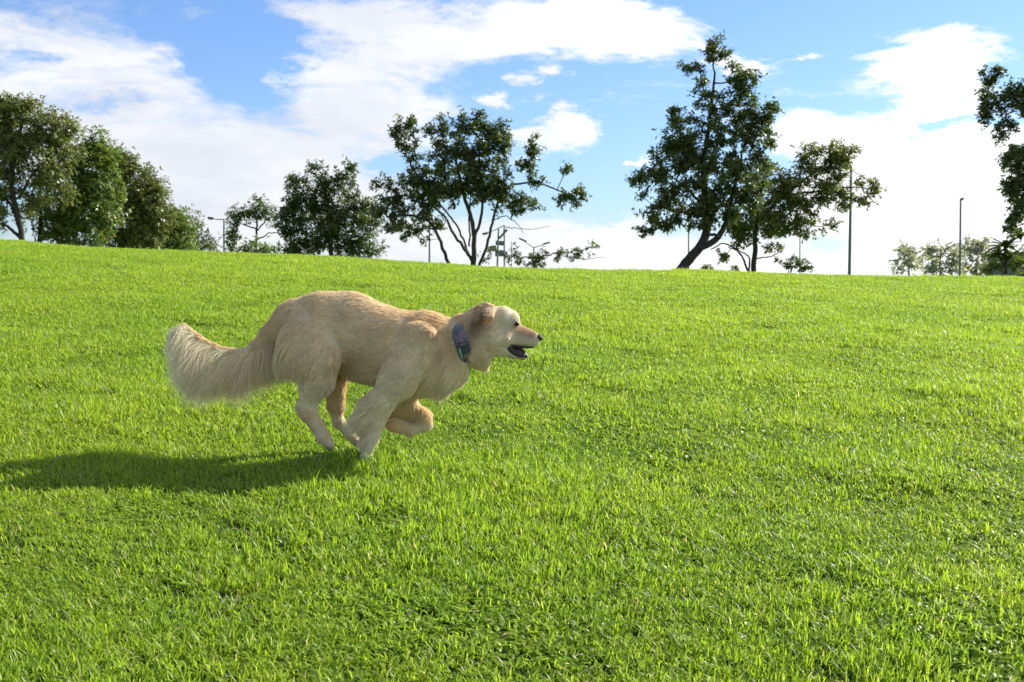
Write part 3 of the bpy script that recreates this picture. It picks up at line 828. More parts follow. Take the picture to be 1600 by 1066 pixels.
# ears
for _s in (-1, 1):
    _d = 3 if _s < 0 else 9
    prim('ear', (771, 476 + _d, _s * .046), (769, 491 + _d, _s * .084), 5, 4.5, .5, 6, .009, (-.3, -1), (.62, .43, .23))
    prim('ear', (761, 474 + _d, _s * .052), (759, 493 + _d, _s * .090), 7, 6, .5, 7, .012, (-.5, -.8), (.62, .43, .23))
    prim('ear', (751, 478 + _d, _s * .060), (748, 494 + _d, _s * .086), 6.5, 4, .5, 7, .018, (-.8, -.6), (.62, .43, .23))
# near hind leg
prim('thigh', (482, 534, -.086), (503, 560, -.112), 40, 33, .60, 12, .022, (-.6, -.9), CREAM)
prim('thigh', (503, 560, -.112), (504, 586, -.104), 31, 24, .62, 9, .022, (-.5, -.9), PALE)
prim('shank', (503, 589, -.095), (487, 626, -.092), 23, 14, .75, 12, .022, (-.5, -.9), PALE)
prim('hock', (478, 631, -.090), (486, 638, -.090), 8, 13, .8, 8, .016, (-.4, -.8), CREAM)
prim('metatarsus', (488, 640, -.090), (510, 676, -.088), 13, 10, .85, 8, .014, (.4, -.9), CREAM)
prim('hindpaw', (510, 678, -.088), (519, 690, -.088), 10, 8, 1.15, 6, .010, (.4, -.9), CREAM)
# far hind leg
prim('thigh_far', (475, 520, .085), (512, 575, .09), 40, 28, .62, 16, .024, (-.5, -.9), CREAM)
prim('shank_far', (516, 585, .09), (521, 634, .085), 23, 13, .75, 12, .018, (-.2, -.9), GOLD)
prim('metatarsus_far', (519, 636, .085), (524, 662, .083), 11, 9, .8, 8, .014, (.1, -1), CREAM)
prim('hindpaw_far', (526, 664, .083), (553, 694, .08), 8.5, 7.5, .9, 6, .012, (.8, -.6), CREAM)
# near foreleg
prim('shoulder', (657, 533, -.094), (628, 586, -.110), 32, 29, .50, 8, .018, (-.6, -.8), CREAM)
prim('upperarm', (628, 586, -.110), (601, 622, -.102), 27, 20, .62, 9, .018, (-.7, -.8), PALE)
prim('forearm', (601, 624, -.096), (586, 678, -.088), 18, 10.5, .75, 9, .016, (-.6, -.8), PALE)
prim('pastern', (586, 678, -.088), (577, 708, -.087), 10.0, 8.5, .85, 6, .010, (-.4, -.9), PALE)
prim('forepaw', (576, 711, -.087), (575, 726, -.087), 9.5, 9.5, 1.05, 5, .008, (0, -1), PALE)
# far foreleg, folded
prim('upperarm_far', (640, 585, .075), (622, 628, .085), 32, 22, .62, 14, .020, (-.6, -.8), CREAM)
prim('forearm_far', (624, 632, .085), (658, 654, .085), 18, 12.5, .8, 10, .016, (.6, -.6), GOLD)
prim('wrist_far', (658, 655, .085), (664, 666, .084), 12, 11, .8, 6, .012, (.2, -1), PALE)
prim('pastern_far', (663, 668, .083), (640, 675, .080), 9, 8, .85, 4, .012, (-1, 0), PALE)
prim('forepaw_far', (639, 674, .080), (616, 667, .078), 10, 12.5, .9, 6, .014, (-1, 0), GOLD)
# tail
prim('tail_root', (458, 502, 0), (430, 520, 0), 26, 17, .8, 18, .030, (-1, -.6), GOLD)
prim('tail_root', (430, 520, 0), (404, 541, 0), 16, 10, .85, 8, .030, (-1, -.7), GOLD)
TAILP = [(436, 520), (415, 538), (392, 550), (366, 552), (338, 545), (312, 530), (292, 511)]
TR = [15, 11, 9, 8, 7, 6, 4]
for i in range(6):
    a_, b_ = TAILP[i], TAILP[i + 1]
    prim('tail', (a_[0], a_[1], 0), (b_[0], b_[1], 0), TR[i], TR[i + 1], .9, 10 if i < 2 else 5, .02, (b_[0] - a_[0], a_[1] - b_[1]), CREAM if i < 3 else GOLD)

def prim_d(p, X):
    ab = p['b'] - p['a']
    h = np.clip(((X - p['a']) @ ab) / max(ab @ ab, 1e-9), 0, 1)
    qv = X - p['a'] - h[..., None] * ab
    qv = qv * np.array([1, 1 / p['ys'], 1])
    return (np.linalg.norm(qv, axis=-1) - (p['ra'] + (p['rb'] - p['ra']) * h)) * min(1, .5 + .5 * p['ys'])

def sdf_grid(h):
    lo = np.array([-.80, -.20, -.03]); hi = np.array([.74, .20, .72])
    n = np.ceil((hi - lo) / h).astype(int) + 1
    Sg = np.full(n, 0.08)
    ax = [lo[i] + h * np.arange(n[i]) for i in range(3)]
    for p in PR:
        m_ = max(p['ra'], p['rb']) * max(1, p['ys']) + .05
        i0 = np.maximum(np.floor((np.minimum(p['a'], p['b']) - m_ - lo) / h).astype(int), 0)
        i1 = np.minimum(np.ceil((np.maximum(p['a'], p['b']) + m_ - lo) / h).astype(int) + 1, n)
        sl = tuple(slice(i0[i], i1[i]) for i in range(3))
        X = np.stack(np.meshgrid(*[ax[i][sl[i]] for i in range(3)], indexing='ij'), -1)
        d = prim_d(p, X); s0 = Sg[sl]; k = p['k']
        hh = np.maximum(k - np.abs(d - s0), 0) / k
        Sg[sl] = np.minimum(d, s0) - hh * hh * k * .25
    return Sg, lo

def surface_nets(Sg, lo, h):
    n = np.array(Sg.shape); cn = n - 1
    acc = np.zeros((cn.prod(), 3)); cnt = np.zeros(cn.prod())
    quads = []
    for ax_ in range(3):
        o1, o2 = [(1, 2), (2, 0), (0, 1)][ax_]
        sl0 = [slice(None)] * 3; sl1 = [slice(None)] * 3
        sl0[ax_] = slice(0, -1); sl1[ax_] = slice(1, None)
        a, b = Sg[tuple(sl0)], Sg[tuple(sl1)]
        I = np.argwhere((a < 0) != (b < 0))
        I = I[(I[:, o1] > 0) & (I[:, o2] > 0) & (I[:, o1] < cn[o1]) & (I[:, o2] < cn[o2])]
        va = a[tuple(I.T)]; vb = b[tuple(I.T)]
        P_ = I.astype(float); P_[:, ax_] += va / (va - vb)
        cells = []
        for (d1, d2) in ((-1, -1), (0, -1), (0, 0), (-1, 0)):
            c_ = I.copy(); c_[:, o1] += d1; c_[:, o2] += d2
            ci = (c_[:, 0] * cn[1] + c_[:, 1]) * cn[2] + c_[:, 2]
            np.add.at(acc, ci, P_); np.add.at(cnt, ci, 1)
            cells.append(ci)
        Qd = np.stack(cells, 1)
        Qd[va >= 0] = Qd[va >= 0][:, ::-1]
        quads.append(Qd)
    quads = np.concatenate(quads)
    used = np.where(cnt > 0)[0]
    mp = np.full(len(cnt), -1); mp[used] = np.arange(len(used))
    return lo + h * acc[used] / cnt[used][:, None], mp[quads]

H = 0.005
Sg, lo = sdf_grid(H)
BV, BQ = surface_nets(Sg, lo, H)
# keep the largest connected piece
def interp_sdf(X):
    f = (X - lo) / H; i = np.clip(np.floor(f).astype(int), 0, np.array(Sg.shape) - 2); f = f - i
    out = 0
    for a in (0, 1):
        for b in (0, 1):
            for c in (0, 1):
                out = out + (f[:, 0] if a else 1 - f[:, 0]) * (f[:, 1] if b else 1 - f[:, 1]) * (f[:, 2] if c else 1 - f[:, 2]) * Sg[i[:, 0] + a, i[:, 1] + b, i[:, 2] + c]
    return out
def sdf_n(X):
    e = .006
    g_ = np.stack([interp_sdf(X + d) - interp_sdf(X - d) for d in (np.eye(3) * e)], -1)
    return g_ / (np.linalg.norm(g_, axis=1, keepdims=True) + 1e-9)
BN = sdf_n(BV)

def fields(X):
    dmat = np.stack([prim_d(p, X) for p in PR], 1)
    wt = np.exp(-(dmat - dmat.min(1, keepdims=True)) / .010)
    wt /= wt.sum(1, keepdims=True)
    Lf = wt @ np.array([p['L'] for p in PR])
    fn = np.array([p['f'] / np.linalg.norm(p['f']) for p in PR])
    fl = wt @ fn
    cf = wt @ np.stack([p['c'] for p in PR])
    return Lf, fl, cf
def zone(X, u, v, r, ymin=-9, ymax=9, sharp=1.0):
    p = L2(u, v)
    d = np.hypot(X[:, 0] - p[0], X[:, 2] - p[2]) / (r * DS)
    return np.exp(-d ** 2 * sharp) * ((X[:, 1] >= ymin) & (X[:, 1] <= ymax))

def colour_at(X, cf, N):
    u = X[:, 0] / DS + 570; v = 722 - X[:, 2] / DS
    c = cf.copy()
    def blend(c, wz, col): return c * (1 - wz[:, None]) + np.array(col) * wz[:, None]
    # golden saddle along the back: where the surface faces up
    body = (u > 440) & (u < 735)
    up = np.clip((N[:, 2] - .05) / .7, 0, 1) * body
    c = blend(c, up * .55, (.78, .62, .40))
    c = blend(c, zone(X, 655, 545, 22) * .5, PALE)
    c = blend(c, zone(X, 480, 520, 26) * .45, PALE)
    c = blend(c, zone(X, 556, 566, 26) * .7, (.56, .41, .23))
    c = blend(c, zone(X, 542, 585, 9) * .6, (.44, .31, .17))  # flank crease, its shade put into the coat colour
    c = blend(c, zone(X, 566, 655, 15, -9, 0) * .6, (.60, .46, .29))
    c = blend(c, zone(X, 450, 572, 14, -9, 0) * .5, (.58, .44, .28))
    c = blend(c, zone(X, 694, 540, 9) * .45, (.56, .40, .22))
    nz = vnoise(X, 14, 41) * .5 + vnoise(X, 34, 42) * .5
    c = c * (1 + .13 * nz[:, None])
    wv = np.clip(vnoise(X * np.array([1, 1, 1.7]), 9, 43) * 1.6, 0, 1) * body
    c = blend(c, wv * .35, GOLD)
    # neck streaks, ear and the brown hair below it
    c = blend(c, zone(X, 684, 510, 12) * .8, RED)
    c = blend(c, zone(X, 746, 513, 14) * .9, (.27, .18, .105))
    c = blend(c, np.clip(zone(X, 757, 491, 7, -9, -.03) * 1.2, 0, 1), (.20, .115, .06))  # shadow inside the ear fold, painted into the hair
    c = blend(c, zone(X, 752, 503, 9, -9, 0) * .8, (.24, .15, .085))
    c = blend(c, zone(X, 766, 476, 6, -9, 0) * .8, (.82, .68, .46))
    # face
    c = blend(c, zone(X, 808, 508, 8) * .85, (.42, .24, .12))
    c = blend(c, zone(X, 819, 512, 10) * .9, (.46, .27, .13))
    c = blend(c, zone(X, 830, 519, 8) * .9, (.44, .26, .13))
    c = blend(c, zone(X, 838, 521, 5) * .7, (.36, .22, .13))
    c = blend(c, zone(X, 519, 697, 6, -9, 0) * .85, (.10, .07, .055))
    c = blend(c, zone(X, 556, 698, 6, 0, 9) * .7, (.14, .09, .06))
    c = blend(c, zone(X, 840, 537, 5) * .9, WHITE)
    c = blend(c, zone(X, 795, 490, 12) * .5, WHITE)
    c = blend(c, zone(X, 765, 498, 5, -9, 0) * .95, (.80, .46, .24))  # sunlit inner rim of the ear, painted as orange
    c = blend(c, zone(X, 772, 486, 4, -9, 0) * .8, (.74, .58, .40))  # lit front edge of the ear, painted lighter
    return c
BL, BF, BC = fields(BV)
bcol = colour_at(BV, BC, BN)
dog_origin = at(570, 722, 5.0)
dm, t = mat('dog_coat_skin')
ca = t.n('ShaderNodeAttribute', attribute_name='coat')
bs = t.n('ShaderNodeBsdfPrincipled', {'Base Color': ca.outputs['Color'], 'Roughness': 0.8, 'Specular IOR Level': 0.2})
t.n('ShaderNodeOutputMaterial', {'Surface': bs})
me = mesh_np('dog', BV, quads=BQ, smooth=True)
print('dog verts', len(BV), len(me.vertices))
if len(me.vertices) == len(bcol):
    fattr(me, 'coat', np.concatenate([bcol * .6, np.ones((len(bcol), 1))], 1), 'POINT', 'FLOAT_COLOR')  # skin darkened to paint the shade between hairs, so gaps read deep
dog = obj('dog', me, dm, label='cream golden long haired dog running to the right across the grass with open mouth', cat='dog', loc=tuple(dog_origin))

# ---- collar geometry (needed to flatten the fur under it)
CC = L2(724, 534.0); cax = np.array([70, 0, 23.0]); cax /= np.linalg.norm(cax)
cup = np.cross(cax, (0, 1, 0)); cup = cup if cup[2] > 0 else -cup
def collar_w(X):
    d = (X - CC)
    a = d @ cax
    rr_ = np.hypot(d @ cup, d[:, 1])
    return np.clip((a + .010) / .006, 0, 1) * np.clip((.027 - a) / .008, 0, 1) * (rr_ < .13)

# ---- fur
def make_fur():
    r = np.random.default_rng(3)
    Fq = BQ
    P0_, P1_, P2_, P3_ = (BV[Fq[:, k]] for k in range(4))
    A1 = np.linalg.norm(np.cross(P1_ - P0_, P2_ - P0_), axis=1) / 2
    A2 = np.linalg.norm(np.cross(P2_ - P0_, P3_ - P0_), axis=1) / 2
    def sample(n, wgt=None):
        ww = (A1 + A2) * (1 if wgt is None else wgt)
        f = r.choice(len(Fq), n, p=ww / ww.sum())
        s, q_ = r.uniform(0, 1, n), r.uniform(0, 1, n)
        X = (P0_[f] * ((1 - s) * (1 - q_))[:, None] + P1_[f] * (s * (1 - q_))[:, None] + P2_[f] * (s * q_)[:, None] + P3_[f] * ((1 - s) * q_)[:, None])
        return X, f
    # denser where the coat shows small (head, legs)
    qc = (P0_ + P2_) / 2
    hw = 1 + 1.6 * ((qc[:, 0] > L2(740, 0)[0]) | (qc[:, 2] < L2(0, 625)[2]))
    X, f = sample(400000, hw)
    Ns = sdf_n(X)
    Lf, fl, cf = fields(X)
    u = X[:, 0] / DS + 570; v = 722 - X[:, 2] / DS
    # flow as a tangent direction
    back = np.clip(-Ns[:, 0] * 1.6 + .15, 0, 1)
    def over(wz, L=None, flow=None, part=.0):
        nonlocal Lf, fl
        if L is not None:
            if part: wz = wz * (r.uniform(0, 1, len(X)) < part)
            Lf = Lf * (1 - wz) + L * wz
        if flow is not None:
            ff = np.array([flow[0], 0, flow[1]], float); ff /= np.linalg.norm(ff)
            fl = fl * (1 - wz[:, None]) + ff * wz[:, None]
    over(zone(X, 450, 560, 26) * np.clip(back + .3, 0, 1), .070, (-.45, -1), .7)
    over(zone(X, 458, 598, 16), .050, (-.3, -1))
    over(zone(X, 574, 640, 20, -9, 0) * back, .105, (-1, -.55), .5)
    over(zone(X, 566, 676, 15, -9, 0) * back, .055, (-1, -.5), .5)
    over(zone(X, 588, 616, 14, -9, 0) * back, .060, (-1, -.4), .5)
    over(zone(X, 608, 655, 14, 0, 9), .035, (-1, -.2))
    over(zone(X, 730, 582, 15), .026, (-.1, -1))
    over(zone(X, 700, 612, 20), .045, (-.6, -.8))
    over(zone(X, 660, 628, 22), .035, (-.5, -1))
    over(zone(X, 560, 600, 26), .034, (-1, -.3))
    over(zone(X, 758, 558, 15), .048, (.05, -1))
    over(zone(X, 743, 566, 10), .030, (0, -1))
    over(zone(X, 696, 494, 12), .032, (-.8, .5))
    over(zone(X, 728, 492, 8), .034, (-.9, .5))
    over(zone(X, 742, 545, 12), .045, (-.5, -1))
    cw = collar_w(X)
    Lf = np.where((Lf > .016) & (u < 740), Lf * 1.22, Lf)
    Lf = Lf * (1 - .93 * cw)
    # lip line and the eye stay short
    eyez = zone(X, 807, 504.5, 5.5)
    Lf *= (1 - .8 * eyez)
    # large waves in the lie of the coat
    wob = np.stack([vnoise(X, 9, 51), vnoise(X, 9, 52), vnoise(X, 9, 53)], 1) * .30 + np.stack([vnoise(X, 30, 54), vnoise(X, 30, 55), vnoise(X, 30, 56)], 1) * .12
    longf = np.clip(Lf / .03, .25, 1)
    fl = fl + wob * longf[:, None]
    dn = (fl * Ns).sum(1, keepdims=True)
    kill = np.where(dn < 0, 1.0, 1 - .75 * np.clip((Lf[:, None] - .025) / .03, 0, 1))
    fl = fl - dn * kill * Ns
    fl /= np.linalg.norm(fl, axis=1, keepdims=True) + 1e-6
    Lf = Lf * r.uniform(.65, 1.2, len(X))
    lift = np.where(Lf > .03, .34, .30) * (.6 + .9 * r.uniform(0, 1, len(X)) ** 2)
    K = 6
    pts = np.zeros((len(X), K, 3)); pts[:, 0] = X - Ns * .002
    rn = r.normal(0, .10, (len(X), 3))
    for k in range(1, K):
        tt = k / (K - 1)
        d = fl * (1 + .0 * tt) + Ns * lift[:, None] * (1.15 - .95 * tt) + rn * .7 + np.array([0, 0, -1]) * (np.clip(Lf, 0, .08) / .08 * .55 * tt)[:, None]
        d /= np.linalg.norm(d, axis=1, keepdims=True)
        pts[:, k] = pts[:, k - 1] + d * (Lf / (K - 1))[:, None]
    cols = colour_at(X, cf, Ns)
    keep = (Lf > .0012) & (eyez < .72)
    # inside of the mouth
    keep &= ~((u > 801) & (u < 838) & (v > 542 + (u - 838) * .2) & (v < 555 + (u - 801) * .1))
    keep &= ~((u > 787) & (u < 802) & (v > 534 + (u - 787) * .35) & (v < 540 + (u - 787) * .75))
    pts, cols, Lk, X = pts[keep], cols[keep], Lf[keep], X[keep]
    # clumping
    ncl = 12000
    ci = r.choice(len(X), ncl, replace=False)
    kd = kdtree.KDTree(ncl)
    for a, b in enumerate(ci): kd.insert(X[b], a)
    kd.balance()
    near = np.fromiter((kd.find(x)[1] for x in X), int, len(X))
    cp = pts[ci][near]
    L_c = Lk[ci][near]
    tt = (np.linspace(0, 1, K) ** 1.5)[None, :, None]
    cf_ = .52 * np.clip(Lk / .02, 0, 1)[:, None, None]
    same = (np.abs(L_c - Lk) < .6 * Lk)[:, None, None] & (np.linalg.norm(X[ci][near] - X, axis=1) < .022)[:, None, None]
    scale_tip = (Lk / np.maximum(L_c, 1e-4))[:, None, None]
    tgt = X[ci][near][:, None] + (cp - X[ci][near][:, None]) * np.minimum(scale_tip, 1.3)
    pts = pts + (tgt - pts) * tt * cf_ * same
    cj = r.normal(1, .055, ncl)[near]
    cols = cols * (1 + (cj - 1) * np.clip(Lk / .02, .3, 1))[:, None]
    sets = [(pts, cols, np.where(Lk < .008, .00042, .00062))]
    # long feathers of the tail
    n = 34000
    TP = np.array([L2(*p) for p in TAILP]); TRr = np.array(TR) * DS
    tp = r.uniform(.0, 1, n) ** .80
    seg = tp * 6; i = np.minimum(seg.astype(int), 5); fr = seg - i
    c0 = TP[i] * (1 - fr)[:, None] + TP[i + 1] * fr[:, None]
    rr_ = (TRr[i] * (1 - fr) + TRr[i + 1] * fr) * .8
    tg = TP[i + 1] - TP[i]; tg /= np.linalg.norm(tg, axis=1, keepdims=True)
    tg_s = np.stack([np.interp(seg, np.arange(6) + .5, (TP[1:] - TP[:-1])[:, k] / np.linalg.norm(TP[1:] - TP[:-1], axis=1)) for k in range(3)], 1)
    th = r.normal(-np.pi / 2, 1.0, n)
    side = np.stack([-tg_s[:, 2], 0 * tp, tg_s[:, 0]], 1)      # perpendicular in the picture plane
    side = np.where(side[:, 2:3] > 0, side, -side)
    root = c0 + rr_[:, None] * (side * np.sin(th)[:, None] + np.array([0, 1, 0]) * np.cos(th)[:, None])
    LL = np.interp(tp, [0, .14, .3, .5, .75, .9, 1.0], [.14, .16, .20, .215, .190, .150, .085]) * r.beta(2.8, 1.5, n) * 1.18 * (1 + .22 * vnoise(np.stack([tp * 26, 0 * tp, 0 * tp], 1), 1, 71))
    fan = r.uniform(0, 1, n)
    end = np.stack([np.interp(tp, [0, .14, .3, .55, .8, 1], [.0, -.12, -.30, -.42, -.40, -.62]), 0 * tp, -np.ones(n)], 1)
    end[:, 1] += np.cos(th) * .28
    end /= np.linalg.norm(end, axis=1, keepdims=True)
    K2 = 10
    pt = np.zeros((n, K2, 3)); pt[:, 0] = root
    rn = r.normal(0, .13, (n, 3)); lockp = np.stack([tp * 40, th * 1.3, 0 * tp], 1)
    lock = np.stack([vnoise(lockp, 1, 61), vnoise(lockp, 1, 62), vnoise(lockp, 1, 63)], 1) * .34
    topw = np.clip(np.sin(th), 0, 1)[:, None]
    for k in range(1, K2):
        tt = k / (K2 - 1)
        b_ = min(1, tt * 1.9)
        d = tg_s * (1 - b_) * 1.0 + end * b_ + side * topw * .12 * (1 - tt) + rn + lock * tt * 1.3
        d /= np.linalg.norm(d, axis=1, keepdims=True)
        pt[:, k] = pt[:, k - 1] + d * (LL / (K2 - 1))[:, None]
    tcl = np.array(CREAM)[None] * (1 - np.clip(tp * 1.1, 0, 1))[:, None] + np.array(PALE)[None] * np.clip(tp * 1.1, 0, 1)[:, None]
    tcl = tcl * (1 + .26 * vnoise(lockp, 1.3, 65)[:, None])
    tcl = np.minimum(tcl * 1.08, .92)
    tcl = tcl * (1 - .08 * np.clip(.3 - tp, 0, 1)[:, None] / .3)
    sets.append((pt, tcl, np.full(n, .00052)))
    # merge into one hair object
    sizes = np.concatenate([np.full(len(s[0]), s[0].shape[1]) for s in sets]).astype(np.int32)
    pos = np.concatenate([s[0].reshape(-1, 3) for s in sets]).astype(np.float32)
    rad_l = []
    for s in sets:
        k = s[0].shape[1]
        prof = 1 - .82 * (np.linspace(0, 1, k) ** 1.6)
        rad_l.append((s[2][:, None] * prof[None]).ravel())
    radv = np.concatenate(rad_l).astype(np.float32)
    colv = np.concatenate([s[1] for s in sets])
    colv = np.clip(colv * r.uniform(.85, 1.16, (len(colv), 1)), .01, .9)
    hc = bpy.data.hair_curves.new('fur')
    hc.add_curves(sizes.tolist())
    hc.position_data.foreach_set('vector', pos.ravel()) if hasattr(hc, 'position_data') else hc.attributes['position'].data.foreach_set('vector', pos.ravel())
    ra = hc.attributes.get('radius') or hc.attributes.new('radius', 'FLOAT', 'POINT')
    ra.data.foreach_set('value', radv)
    a = hc.attributes.new('coat', 'FLOAT_COLOR', 'CURVE')
    a.data.foreach_set('color', np.concatenate([colv, np.ones((len(colv), 1))], 1).astype(np.float32).ravel())
    fm, t = mat('dog_fur')
    ca = t.n('ShaderNodeAttribute', attribute_name='coat')
    df = t.n('ShaderNodeBsdfDiffuse', {'Color': ca.outputs['Color']})
    tr = t.n('ShaderNodeBsdfTranslucent', {'Color': t.v('MULTIPLY', ca.outputs['Color'], (1.15, 1.05, .92))})
    mx = t.n('ShaderNodeMixShader', {0: .44, 1: df, 2: tr})
    hb = t.n('ShaderNodeBsdfHair', {'Color': (.75, .68, .55, 1), 'RoughnessU': .35, 'RoughnessV': .8}, component='Reflection')
    mx2 = t.n('ShaderNodeMixShader', {0: .15, 1: mx, 2: hb})
    t.n('ShaderNodeOutputMaterial', {'Surface': mx2})
    o = obj('fur', hc, None, dog)
    hc.materials.append(fm)
    return o
make_fur()

# ---- eyes, nose, mouth, collar
import bmesh
def ball(name, c, r3, m_, seg=20, rot=None, parent=dog, deform=None):
    bm = bmesh.new()
    bmesh.ops.create_uvsphere(bm, u_segments=seg, v_segments=seg // 2, radius=1)
    from mathutils import Matrix
    for v_ in bm.verts:
        if deform: v_.co = Vector(deform(v_.co))
        v_.co = Vector((v_.co.x * r3[0], v_.co.y * r3[1], v_.co.z * r3[2]))
    bm.transform(Matrix.Translation(Vector(c)) @ (Matrix.Rotation(rot, 4, 'Y') if rot else Matrix.Identity(4)))
    for f_ in bm.faces: f_.smooth = True
    me = bpy.data.meshes.new(name); bm.to_mesh(me); bm.free()
    return obj(name, me, m_, parent)
def surf_y(u, v):
    """near-side surface y at picture position"""
    ys = np.linspace(-.16, .0, 161)
    P_ = np.array([L2(u, v, y) for y in ys])
    s = interp_sdf(P_)
    i = np.argmax(s < 0)
    return ys[i]
eye_m = simple('eye_dark_brown', (0.012, 0.007, 0.005), 0.08, 0, .2, 30)
lid_m = simple('eyelid_dark', (0.03, 0.018, 0.012), 0.5, 0, .2, 30)
nose_m = simple('nose_black', (0.012, 0.011, 0.012), 0.32, 0, .3, 300, .5)
lip_m = simple('black_lip', (0.014, 0.011, 0.011), 0.35, 0, .3, 120, .4)
mouth_m = simple('mouth_inside', (0.030, 0.013, 0.013), 0.4, 0, .3, 120, .4)
tongue_m = simple('tongue', (0.14, 0.045, 0.045), 0.35, 0, .2, 60, .4)
tooth_m = simple('tooth', (0.75, 0.72, 0.62), 0.3, 0, .05, 60)
ye = surf_y(807, 504)
for s_ in (1, -1):
    e_ = ball('eye', L2(807, 503.8, s_ * (ye + .004)), (.0105, .009, .0095), eye_m)
    ball('eyelid', L2(806.4, 503.4, s_ * (ye + .0055)), (.0165, .0085, .0112), lid_m, rot=.35, parent=e_)
ball('nose', L2(843.5, 526.4, 0), (.0150, .0170, .0135), nose_m, rot=.15, deform=lambda c: (c.x * (1 - .12 * c.z), c.y * (1 + .22 * c.z), c.z))
# nostrils
nose = [o for o in dog.children if o.name.startswith('nose')][0]
for s_ in (1, -1):
    ball('nostril', L2(847.5, 527.5, s_ * .0105), (.0035, .003, .0028), lip_m, seg=10, parent=nose)
def loft_strip(name, path, wy, hz, m_, parent=dog, n=14, sides=12, cup_=0.0):
    """tongue / lip shapes: elliptical tube along a path in the picture plane"""
    p = smooth_path([L2(*q_) for q_ in path], n)
    tan = np.gradient(p, axis=0); tan /= np.linalg.norm(tan, axis=1, keepdims=True)
    upv = np.stack([-tan[:, 2], 0 * tan[:, 1], tan[:, 0]], 1)
    upv = np.where(upv[:, 2:3] < 0, -upv, upv)
    th = np.linspace(0, 2 * np.pi, sides, endpoint=False)
    s = np.linspace(0, 1, n)
    wy_ = np.interp(s, np.linspace(0, 1, len(wy)), wy); hz_ = np.interp(s, np.linspace(0, 1, len(hz)), hz)
    V = p[:, None] + np.cos(th)[None, :, None] * wy_[:, None, None] * np.array([0, 1, 0]) + (np.sin(th)[None, :, None] * hz_[:, None, None]) * upv[:, None]
    V[:, :, 2] += cup_ * (np.cos(th)[None] ** 2) * wy_[:, None]
    i = np.arange(n - 1)[:, None] * sides; j = np.arange(sides)[None]; j2 = (j + 1) % sides
    Q = np.stack([i + j, i + j2, i + sides + j2, i + sides + j], -1).reshape(-1, 4)
    return obj(name, mesh_np(name, V.reshape(-1, 3), quads=Q, smooth=True), m_, parent)
# dark lining that fills the back of the open mouth, black lips along both jaws
loft_strip('mouth_lining', [(787, 535), (798, 541.5), (808, 547.5), (817, 551.5), (825, 557)], [.010, .021, .021, .015, .005], [.004, .013, .0195, .0185, .008], mouth_m)
for s_ in (-1, 1):
    loft_strip('lip', [(787, 534, s_ * .031), (796, 542, s_ * .032), (806, 551, s_ * .026), (817, 555, s_ * .020), (825, 555.5, s_ * .008)], [.003, .004, .004, .003, .002], [.005, .008, .0085, .0085, .007], lip_m)
    loft_strip('lip', [(787, 534, s_ * .031), (800, 537.5, s_ * .030), (815, 541, s_ * .024), (830, 542, s_ * .014), (838, 541, s_ * .004)], [.003, .004, .004, .003, .002], [.004, .006, .005, .004, .002], lip_m)
loft_strip('tongue', [(796, 545), (805, 548), (814, 551), (822, 553.5)], [.012, .0235, .0225, .010], [.003, .005, .005, .002], tongue_m, cup_=.2)
for s_ in (-1, 1):
    for (u_, v_, h_) in ((821.5, 550.5, 3.2), (816, 549.5, 1.8), (825, 552, 1.5)):
        V, Q = tube([L2(u_, v_ + h_ + 2, s_ * .010), L2(u_ + .4, v_ + h_ * .3, s_ * .0105), L2(u_ + .7, v_ - h_, s_ * .011)], [.0026, .0022, .0003], 8)
        obj('tooth', mesh_np('tooth', V, quads=Q, smooth=True), tooth_m, dog)
    V, Q = tube([L2(829, 537, s_ * .011), L2(829.5, 542, s_ * .012), L2(829.8, 546, s_ * .012)], [.0026, .0020, .0003], 8)
    obj('tooth', mesh_np('tooth', V, quads=Q, smooth=True), tooth_m, dog)

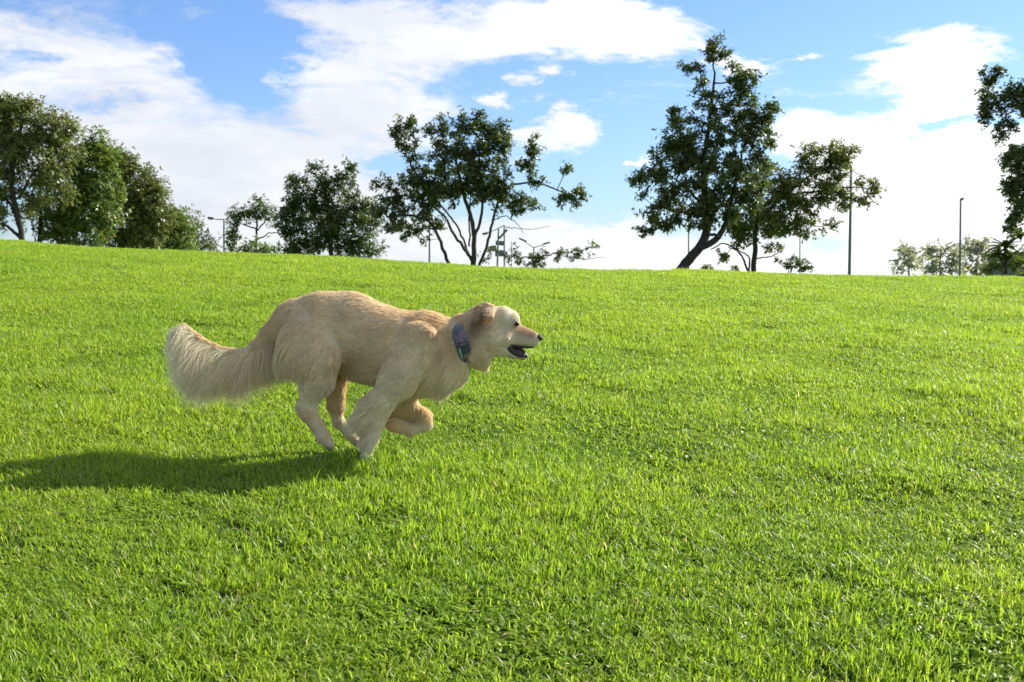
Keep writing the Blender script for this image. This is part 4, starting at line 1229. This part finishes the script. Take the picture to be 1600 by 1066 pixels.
# collar: wide printed fabric band with a dark lower half and a buckle
def collar():
    m, t = mat('collar_fabric')
    tcn = t.n('ShaderNodeTexCoord')
    vor = t.n('ShaderNodeTexVoronoi', {'Vector': tcn.outputs['Object'], 'Scale': 75.0})
    sepv = t.n('ShaderNodeSeparateColor', {0: vor.outputs['Color']})
    c1 = t.mix(t.mr(sepv.outputs[0], .45, .5), (0.085, 0.095, 0.125, 1), (0.14, 0.14, 0.16, 1))
    c1 = t.mix(t.mr(sepv.outputs[1], .80, .84), c1, (0.21, 0.12, 0.15, 1))
    weave = t.noise(tcn.outputs['Object'], 420, 2, .5)
    bmp = t.n('ShaderNodeBump', {'Height': weave.outputs[0], 'Strength': .5, 'Distance': .002})
    b = t.n('ShaderNodeBsdfPrincipled', {'Base Color': c1, 'Roughness': .8, 'Normal': bmp})
    t.n('ShaderNodeOutputMaterial', {'Surface': b})
    dk = simple('collar_dark_webbing', (0.045, 0.055, 0.060), .7, 0, .25, 300, .4)
    teal = simple('collar_teal_print', (0.16, 0.27, 0.28), .6, 0, .6, 240)
    redp = simple('collar_red_print', (0.20, 0.09, 0.13), .6, 0, .4, 200)
    def band(name, t0, t1, rz, ry, half, m_, parent, n=48, off=0.0, a0=0.0):
        th = np.linspace(t0, t1, n)
        prof = [(-half, 0), (-half * .9, .0022), (0, .0030), (half * .9, .0022), (half, 0), (half * .9, -.0015), (-half * .9, -.0015)]
        V = []
        for a in th:
            rd = np.cos(a) * cup * rz + np.sin(a) * np.array([0, -1, 0]) * ry
            nn = np.cos(a) * cup / rz + np.sin(a) * np.array([0, -1, 0]) / ry; nn /= np.linalg.norm(nn)
            wav = .0015 * math.sin(a * 5)
            for (x, h_) in prof:
                V.append(CC + rd + cax * (x + a0 + wav) + nn * (h_ + off))
        k = len(prof); Qs = []
        closed = abs(t1 - t0 - 2 * math.pi) < 1e-6
        for i in range(n - 1):
            for j in range(k):
                Qs.append([i * k + j, i * k + (j + 1) % k, (i + 1) * k + (j + 1) % k, (i + 1) * k + j])
        return obj(name, mesh_np(name, np.array(V), quads=np.array(Qs), smooth=True), m_, parent)
    RZ, RY = 36.5 * DS, .0850
    c = band('collar', 0, 2 * math.pi, RZ, RY, .0270, m, dog, 72)
    c['label'] = 'wide printed blue and purple fabric collar with dark lower part'
    band('webbing', rad(96), rad(200), RZ, RY, .0240, dk, c, 30, .0016)
    band('teal_print', rad(98), rad(128), RZ, RY, .0050, teal, c, 10, .0032, -.016)
    band('red_print', rad(64), rad(78), RZ, RY, .0070, redp, c, 8, .0018, .002)
    # buckle ring hanging in front of the webbing
    rd = cup * RZ * math.cos(rad(93)) + np.array([0, -1, 0]) * (RY * math.sin(rad(93)) + .006)
    ctr = CC + rd
    pts = [ctr + cax * .024 * math.cos(a) + cup * .008 * math.sin(a) for a in np.linspace(0, 2 * math.pi, 25)]
    V, Q = tube(pts, np.full(25, .0018), 6)
    obj('buckle', mesh_np('buckle', V, quads=Q, smooth=True), simple('buckle_metal', (.05, .05, .055), .35, .7), c)
collar()
